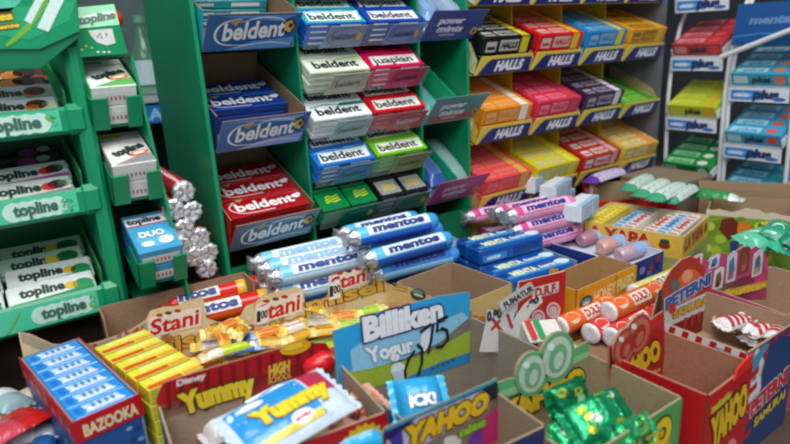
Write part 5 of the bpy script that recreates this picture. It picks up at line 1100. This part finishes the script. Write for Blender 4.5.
# ---------------------------------------------------------------- blue yogurt-sweet carton
o = open_box('yogurt_carton', 'grey-lined carton with a blue lettered header priced in black marker', 'sweet carton', (333, 349.5), (470, 316), (588, 348.5), .104, '#2a7ab0', inner=GREYB, floor=.03, low=dict(f=.075, l=.09), D=.088)
fr = o.backin
b = header(None, fr, [(333, 331), (340, 329), (362, 322), (364, 316), (440, 296), (468, 292), (470, 294), (470, 316), (470, 352), (339, 392)], .0012, '#2aa4dc', back=GREYB)
b.ppoly(fr, [(346, 372), (372, 366), (400, 362), (430, 352), (452, 340), (470, 330), (470, 360), (346, 395)], '#9fb83a', 1); b.ppoly(fr, [(400, 380), (440, 362), (470, 352), (470, 362), (400, 385)], '#1f86c4', 1.5)
b.ppoly(fr, [(350, 350), (362, 342), (442, 320), (462, 312), (468, 318), (440, 342), (405, 358), (372, 368), (352, 372)], '#8fcbe8', 2)
b.ptext(fr, 'Billiken', (365, 340), (441, 318.5), (363, 318), '#eef0f4', 4, bold=.06, ol='#3a2a6e', ow=.06)
b.ptext(fr, 'Yogur', (369, 362), (413, 350), (365, 348), '#eef2f4', 4, bold=.05, ol='#3f86b4', ow=.03)
b.pell(fr, 398, 370, 8, 8, '#dfeaf2', 4, seg=14); b.ppoly(fr, [(391, 372), (405, 368), (403, 382), (395, 384)], '#bcd8ea', 5)
b.pell(fr, 425, 338, 4.5, 13, '#e4ecf2', 4, seg=14, rot=.15)
K = '#15161a'
b.pstroke(fr, [(414, 350), (408, 358), (404, 370), (405, 380), (411, 383), (417, 376), (421, 362), (421, 348), (416, 344)], 2.8, K, 6); b.pstroke(fr, [(406, 384), (403, 392)], 3.0, K, 6)
b.pstroke(fr, [(419, 332), (427, 326), (432, 324), (430, 340), (427, 353)], 3.0, K, 6.3); b.pstroke(fr, [(447, 316), (437, 320), (436, 331), (441, 328), (446, 330), (447, 339), (441, 346), (435, 347)], 3.0, K, 6.3)
for k in range(5): b.pstroke(fr, [(431 + 5 * k, 369 - 2.2 * k), (434 + 5 * k, 367.5 - 2.2 * k)], 2, '#4a5a2a', 3)
prints(o, 'header_card', b, 'blue header, white lettering, black marker price')
b = header(None, Fr(fr.at(0, 0, -8), o.u, Zv), [(469, 294), (470.6, 294), (470.6, 318), (469, 318)], .02, '#1d6fa8')
# ---------------------------------------------------------------- dark purple carton in front
o = open_box('bubble_gum_carton', 'carton with a dark purple header lettered in yellow and green, bottom edge', 'sweet carton', (384, 440), (498, 392), None, .112, '#1f2a5a', inner='#98846c', floor=.06, D=.045)
fr = o.backin
b = header(None, fr, [(383, 436), (385, 428), (440, 404), (492, 381), (497, 378), (499, 392), (498, 440), (384, 490)], .0012, '#2a1d5e', back='#98846c')
b.ppoly(fr, [(385, 428), (497, 378), (497, 381.5), (385, 431.5)], '#3a9ab0', 1); b.ppoly(fr, [(484, 387), (497, 381), (497, 398), (487, 401)], '#161a2a', 1)
b.ppoly(fr, [(478, 424), (498, 405), (498, 440), (482, 448)], '#c0286a', 1); b.ppoly(fr, [(470, 436), (482, 424), (484, 448), (460, 458)], '#7a3a9a', 1.5); b.ppoly(fr, [(390, 440), (404, 428), (404, 460), (390, 470)], '#3a3a9a', 1)
b.ppoly(fr, [(402, 430), (416, 418), (440, 408), (482, 390), (490, 396), (488, 408), (460, 424), (404, 456)], '#c9b9c9', 2)
b.ptext(fr, 'YAHOO', (406, 446), (485, 409), (408, 427), '#e3b81c', 4, bold=.085, ol='#17141a', ow=.06)
b.ptext(fr, 'nite', (459, 436), (484, 424), (459, 428), '#8fc02e', 5, bold=.07, ol='#1a2a1a', ow=.04); b.pell(fr, 452, 441, 9, 6, '#dcdad4', 3, seg=14)
prints(o, 'header_card', b, 'dark purple header with yellow lettering')
p = (atZ(402, 396, .115) + atZ(438, 405, .115)) / 2
M, L = bagM((402, 406), (436, 396), .092, 42)
bag('ick', .034, .034, .012, '#2a9ed2', 'sweet_packet', 'bright blue sweet packet standing between yogurt header and purple header', 'sweet packet', M @ RZ(-8), lambda b, P: (b.text(P, 'ICK!', -.010, -.006, .018, .007, '#eef2f6', 2, 'film', bold=.07, ol='#2a3a8a', ow=.05)), 'film', 9, .0010, .005, '#3fb2e0')
# ---------------------------------------------------------------- green carton of green foil sweets
def rings(o, fr, nm, A, col, colin, ring):
    for (px, py, rx, ry, rot) in A:
        pts = []
        for i in range(26): t = 2 * math.pi * i / 26; x, y = rx * math.cos(t), ry * math.sin(t); pts.append((px + x * math.cos(rot) - y * math.sin(rot), py + x * math.sin(rot) + y * math.cos(rot)))
        f2 = Fr(fr.at(0, 0, 6), fr.u, fr.v); b = header(None, f2, pts, .0022, col, m='gloss')
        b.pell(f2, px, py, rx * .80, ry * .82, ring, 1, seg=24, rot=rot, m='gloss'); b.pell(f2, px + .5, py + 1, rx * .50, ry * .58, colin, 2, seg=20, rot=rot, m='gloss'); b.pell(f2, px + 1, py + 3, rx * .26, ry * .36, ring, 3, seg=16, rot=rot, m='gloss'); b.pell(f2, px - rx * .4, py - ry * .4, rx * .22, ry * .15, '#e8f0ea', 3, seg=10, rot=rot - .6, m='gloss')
        prints(o, nm, b)
o = open_box('bubble_gum_carton', 'carton with a green double-ring header, holding crumpled green foil sweets', 'sweet carton', (492, 404), (588, 353), (681, 398.5), .098, '#8d7f64', inner='#9c8c6e', floor=.055, outs=dict(right='#4a8a4a', front='#4f9a52'))
fr = o.backin
b = header(None, fr, [(490, 386), (505, 380), (520, 376), (560, 358), (588, 341), (590, 352), (590, 395), (492, 450)], .0012, '#5fb277', back='#9c8c6e')
b.ppoly(fr, [(491, 394), (520, 384), (589, 350), (589, 356), (520, 392), (491, 402)], '#8fc88f', 1)
b.ptext(fr, 'YAHOO', (503, 424), (583, 384), (500, 406), '#e0bd1e', 3, bold=.085, ol='#15180f', ow=.06); prints(o, 'header_card', b, 'green header with yellow lettering')
rings(o, fr, 'ring_letter', [(532, 374, 16, 23, .25), (557, 357, 17, 26, .28)], '#5fae78', '#6fb383', '#c3d6c0')
b = B(); f = o.front; b.ell(f, o.W * .6, o.H - .03, .03, .02, '#d8b020', 1, seg=16); b.text(f, 'YAHOO', .008, o.H - .035, o.W * .8, .02, '#e0bd1e', 3, bold=.08, ol='#15180f', ow=.05, ang=.1); prints(o, 'front_print', b)
for k, (pL, pR, z, L, W, tl, c, w) in enumerate([((556, 404), (578, 394), .102, .026, .022, 62, '#0c7a4a', 'standing upright against the header'), ((578, 424), (606, 414), .094, .034, .028, 28, '#1a9a62', 'large twisted one in the middle'), ((556, 436), (586, 424), .088, .030, .022, 20, '#2aa86a', 'lying to the left'), ((604, 440), (634, 430), .086, .030, .022, 20, '#17905a', 'lying at the bottom'), ((626, 432), (646, 424), .096, .016, .014, 30, '#2fb070', 'small end at the right'), ((590, 412), (612, 404), .090, .028, .022, 30, '#0f8450', 'half hidden behind the middle one')]):
    M, _ = bagM(pL, pR, z, tl)
    def dr(b, P, k=k):
        r = random.Random(k)
        for i in range(4): b.ell(P, r.uniform(-.4, .4) * P.L * .7, r.uniform(-.3, .3) * P.W, .004, .003, r.choice(['#7fae2e', '#cfe0cc', '#0a5c36', '#a8b83a']), 1 + .2 * i, 'greenfoil', seg=10)
    bag('gf%d' % k, L, W, .009, c, 'foil_sweet', 'green foil sweet in the double-ring green carton, %s' % w, 'sweet', M, dr, 'greenfoil', 20 + k, .0022, .006, c)
# ---------------------------------------------------------------- red carton
o = open_box('bubble_gum_carton', 'empty red carton with a red double-ring header and yellow lettered front', 'sweet carton', (611, 355.5), (665, 331), (757, 359), .098, '#bb161c', inner='#a8765c', floor=.02)
fr = o.backin
b = header(None, fr, [(609, 346), (610, 345.6), (612, 345), (640, 328), (660, 313), (664, 311), (665, 331), (664, 385), (610, 408)], .0012, '#c8171d', back='#a8765c')
b.ppoly(fr, [(610, 349), (612, 348), (612, 366), (610, 367)], '#3a1a1a', 1); b.ppoly(fr, [(640, 340), (664, 322), (664, 385), (640, 398)], '#b01218', 1)
b.ptext(fr, 'YAHOO', (615, 384), (659, 357), (613, 366), '#e6b81e', 3, bold=.085, ol='#17100c', ow=.06); b.ptext(fr, 'frutilla', (630, 386), (660, 370), (630, 382), '#d8a03a', 3, bold=.05); prints(o, 'header_card', b, 'red header with yellow lettering')
rings(o, fr, 'ring_letter', [(625, 347, 11, 20, .28), (638, 335, 12, 22, .35)], '#b83a2e', '#b32c26', '#c96a58')
b = B(); f = o.front; W, H = o.W, o.H; b.rect(f, 0, 0, W, H, '#bf151b', .5)
b.text(f, 'masticables', W * .08, H - .016, W * .42, .007, '#d8c02e', 3, bold=.05, ang=.05); b.text(f, 'YAHOO', W * .18, H - .046, W * .76, .024, '#e2b41c', 3, bold=.085, ang=.16, ol='#17100c', ow=.055)
for k in range(2): b.ell(f, W * (.4 + .25 * k), H - .072, .012, .017, '#d88a80', 2 + .3 * k, seg=18); b.ell(f, W * (.4 + .25 * k), H - .072, .008, .012, '#b8181c', 2.1 + .3 * k, seg=16)
prints(o, 'front_print', b); b = B(); x = W * .52; b.slab([o.front.at(x, H - .002, 5), o.front.at(x + .026, H - .001, 5), o.front.at(x + .025, H + .010, 5), o.front.at(x + .004, H + .006, 5)], o.front.n, .0012, '#e0261f'); prints(o, 'tuck_tab', b, 'bright red tab on the rim')
b = B(); p = atZ(660.5, 290, .128); b.lathe((0, 0, 0), (0, 0, 1), [(0, .0028, '#3a2a20'), (.110, .0028, '#3a2a20'), (.128, .0012, '#2c201a')], 'plastic', 10)
solo('wooden_stick', b, 'dark brown pointed stick standing between the red header and the egg-shaped header', 'stick', Matrix.Translation((p.x, p.y, 0)))
# ---------------------------------------------------------------- price signs and a white packet behind the yogurt carton
o_ = atZ(532, 323, .100); u3 = V((math.cos(math.radians(-6)), math.sin(math.radians(-6)), 0)); fr = Fr(V((o_.x, o_.y, 0)), u3, Zv); MS = Matrix.Translation((o_.x, o_.y, 0))
sg = thing('price_sign', 'white cut-out price sign with grey lettered strip standing before the red lettered card', 'price sign', MS)
b = header(None, fr, [(486, 326), (488, 310), (496, 312), (502, 318), (510, 304), (517, 306), (512, 324), (524, 306), (530, 300), (541, 296), (543, 302), (532, 312), (522, 330), (520, 352), (480, 352)], .0012, '#dcd8d4', back='#cfc8bc')
b.pstroke(fr, [(491, 330), (500, 320)], 3.0, '#b8302a', 1); b.pstroke(fr, [(492, 318), (502, 332)], 3.0, '#b8302a', 1.3); b.pstroke(fr, [(507, 314), (512, 328)], 3.0, '#b8302a', 1.6)
b.ptext(fr, '0.90', (487, 321), (501, 317), (487, 312), '#2a3038', 2, bold=.06); b.ptext(fr, '.90', (527, 307), (538, 302), (527, 301), '#2a3038', 2, bold=.06); part('sign_card', b, sg, MS)
fr2 = Fr(fr.at(0, 0, 12), u3, Zv); b = header(None, fr2, [(497, 304), (531, 282), (536, 291), (502, 313)], .0010, '#b9b2ae', back='#9a948c'); b.ppoly(fr2, [(499, 304), (531, 283.5), (534, 290), (502, 311)], '#cfcac6', 1); b.ptext(fr2, 'FUMATUR', (505, 308), (533, 290), (503, 303), '#3a3a3e', 2, bold=.05); part('lettered_strip', b, sg, MS, 'grey strip with dark lettering')
p = atZ(543, 331, .098); M = Matrix.Translation((p.x, p.y, .085)) @ RZ(-28) @ RX(18)
b = B(); b.bx(-.018, -.014, 0, .012, .010, .020, '#d0ccc2', 'print', bev=.0008); f = Fr((-.018, -.014, .022), (1, 0, 0), (0, 1, 0)); g = Fr((-.018, -.014, 0), (1, 0, 0), (0, 0, 1))
for F, h in ((f, .024), (g, .020)): b.rect(F, .002, .001, .007, h - .001, '#b8281f', 1); b.rect(F, .009, .001, .014, h - .001, '#1f8a4a', 1)
solo('white_packet', b, 'white packet with green and red stripes tilted beside the white price sign', 'sweet packet', M)
b = B(); b.bx(-.008, -.018, 0, .03, .020, .082, '#b8aa92', 'card', bev=.001); solo('plain_carton', b, 'low pale carton under the white price sign and striped packet', 'carton', Matrix.Translation((p.x, p.y, 0)) @ RZ(-20))
# ---------------------------------------------------------------- lower left corner: tubs and sweets
p = atZ(2, 372, .10); M = Matrix.Translation((p.x - .040, p.y + .03, 0))
t_ = thing('plastic_tub', 'teal see-through plastic tub at the left edge below the pack stand', 'tub', M)
b = B(); b.lathe((0, 0, 0), (0, 0, 1), [(0, .030, '#3a6a70'), (.085, .036, '#3a6a70'), (.098, .037, '#4f7f82')], 'tint', 24, caps=False); b.lathe((0, 0, 0), (0, 0, 1), [(0, .0305, '#3a6a70'), (.004, .0305, '#3a6a70')], 'plastic', 24); part('tub_body', b, t_); b = B(); b.lathe((0, 0, .098), (0, 0, 1), [(0, .0375, '#4f7f82'), (.003, .0385, '#5a8c8e'), (.004, .037, '#4f7f82')], 'tint', 24, caps=False); part('rim', b, t_)
p = atZ(20, 425, .06); M = Matrix.Translation((p.x - .01, p.y, 0)); t_ = thing('plastic_tub', 'clear grey plastic tray of loose sweets in the bottom left corner', 'tub', M)
b = B(); b.bx(-.09, -.10, 0, .014, .030, .004, '#5a6068', 'plastic'); b.bx(.012, -.10, .004, .014, .030, .058, '#8a949c', 'tint'); b.bx(-.09, .028, .004, .012, .030, .058, '#8a949c', 'tint'); part('tub_body', b, t_)
for k, (px, py, z, L, W, c, c2, nm) in enumerate([(24, 404, .068, .030, .022, '#cbb8a0', '#b89a7c', 'beige sweet nearest the red-banded carton'), (30, 424, .070, .030, .022, '#d8c8b4', '#c2a688', 'pale beige sweet in the tray'), (8, 402, .075, .034, .026, '#cfd8d8', '#8fa8ac', 'white and grey sweet by the teal tub'), (36, 436, .066, .030, .020, '#dcdcdc', '#b0b8c0', 'white sweet at the bottom edge'), (8, 430, .080, .050, .040, '#c03a4e', '#b81c1c', 'pink and red sweet bag in the corner'), (44, 444, .064, .026, .018, '#2a5a9a', '#6f94bc', 'blue sweet at the bottom edge'), (16, 415, .060, .030, .022, '#c4ac92', '#dccab4', 'brownish sweet beneath the others')]):
    p = atZ(px, py, z); bag('loose%d' % k, L, W, .009, lambda u, v, c=c, c2=c2: c if u > .45 else c2, 'wrapped_sweet', 'loose %s, bottom left' % nm, 'sweet', Matrix.Translation(p) @ RZ(20 + 47 * k) @ RX(10), None, 'film', 30 + k, .0012, .004)
for k, (px, py, c) in enumerate(((146, 436, '#2f9a3a'), (158, 430, '#3aa84a'), (152, 444, '#d8d2c4'), (165, 440, '#c83a2a'), (140, 446, '#2a8a3a'))):
    p = atZ(px, py, .045); bag('gap%d' % k, .026, .018, .008, c, 'wrapped_sweet', '%s sweet in the gap between yellow packs and the red lettered carton' % ('green', 'bright green', 'white', 'red', 'dark green')[k], 'sweet', Matrix.Translation(p) @ RZ(50 * k), None, 'film', 40 + k, .001, .004)
p = atZ(152, 436, .04); b = B(); b.bx(-.011, -.03, 0, .013, .024, .040, '#5a4a3c', 'card'); solo('plain_carton', b, 'little brown carton in the gap left of the red lettered carton', 'carton', Matrix.Translation((p.x, p.y, 0)) @ RZ(-8))
# ================================================================ camera, light
cam = bpy.data.cameras.new('camera'); co = bpy.data.objects.new('camera', cam); COL.objects.link(co)
cam.sensor_width = 36; cam.lens = FPX / 790 * 36; cam.clip_start = 0.01
co.matrix_world = Matrix.Translation(CAMLOC) @ ROT.to_4x4()
cam.dof.use_dof = True; cam.dof.focus_distance = 0.60; cam.dof.aperture_fstop = 5.6
SC.camera = co
w = bpy.data.worlds.new('world'); SC.world = w; w.use_nodes = True
w.node_tree.nodes['Background'].inputs[0].default_value = (0.75, 0.85, 1.0, 1); w.node_tree.nodes['Background'].inputs[1].default_value = 0.42
def area(name, loc, rot, sx, sy, e, col=(1, 1, 1)):
    l = bpy.data.lights.new(name, 'AREA'); l.shape = 'RECTANGLE'; l.size = sx; l.size_y = sy; l.energy = e; l.color = col
    o = bpy.data.objects.new(name, l); COL.objects.link(o); o.location = loc; o.rotation_euler = [math.radians(a) for a in rot]; return o
area('ceiling_lamp', (0.15, 0.05, 1.35), (12, 4, 0), 1.1, 0.5, 15, (1, .98, .94))
area('ceiling_lamp', (-0.6, -0.7, 1.3), (45, 0, -35), 1.0, 0.6, 13, (.92, .97, 1))
area('fridge_fill', (0.40, 1.42, 0.52), (0, 0, 0), 0.5, 0.1, 1.6, (.9, .97, 1))  # unseen fill light, added to brighten the dark fridge interior
SC.view_settings.view_transform = 'Standard'; SC.view_settings.look = 'None'; SC.view_settings.gamma = 1; SC.view_settings.exposure = 0.12
SC.view_settings.use_curve_mapping = False
SC.cycles.filter_width = 2.2
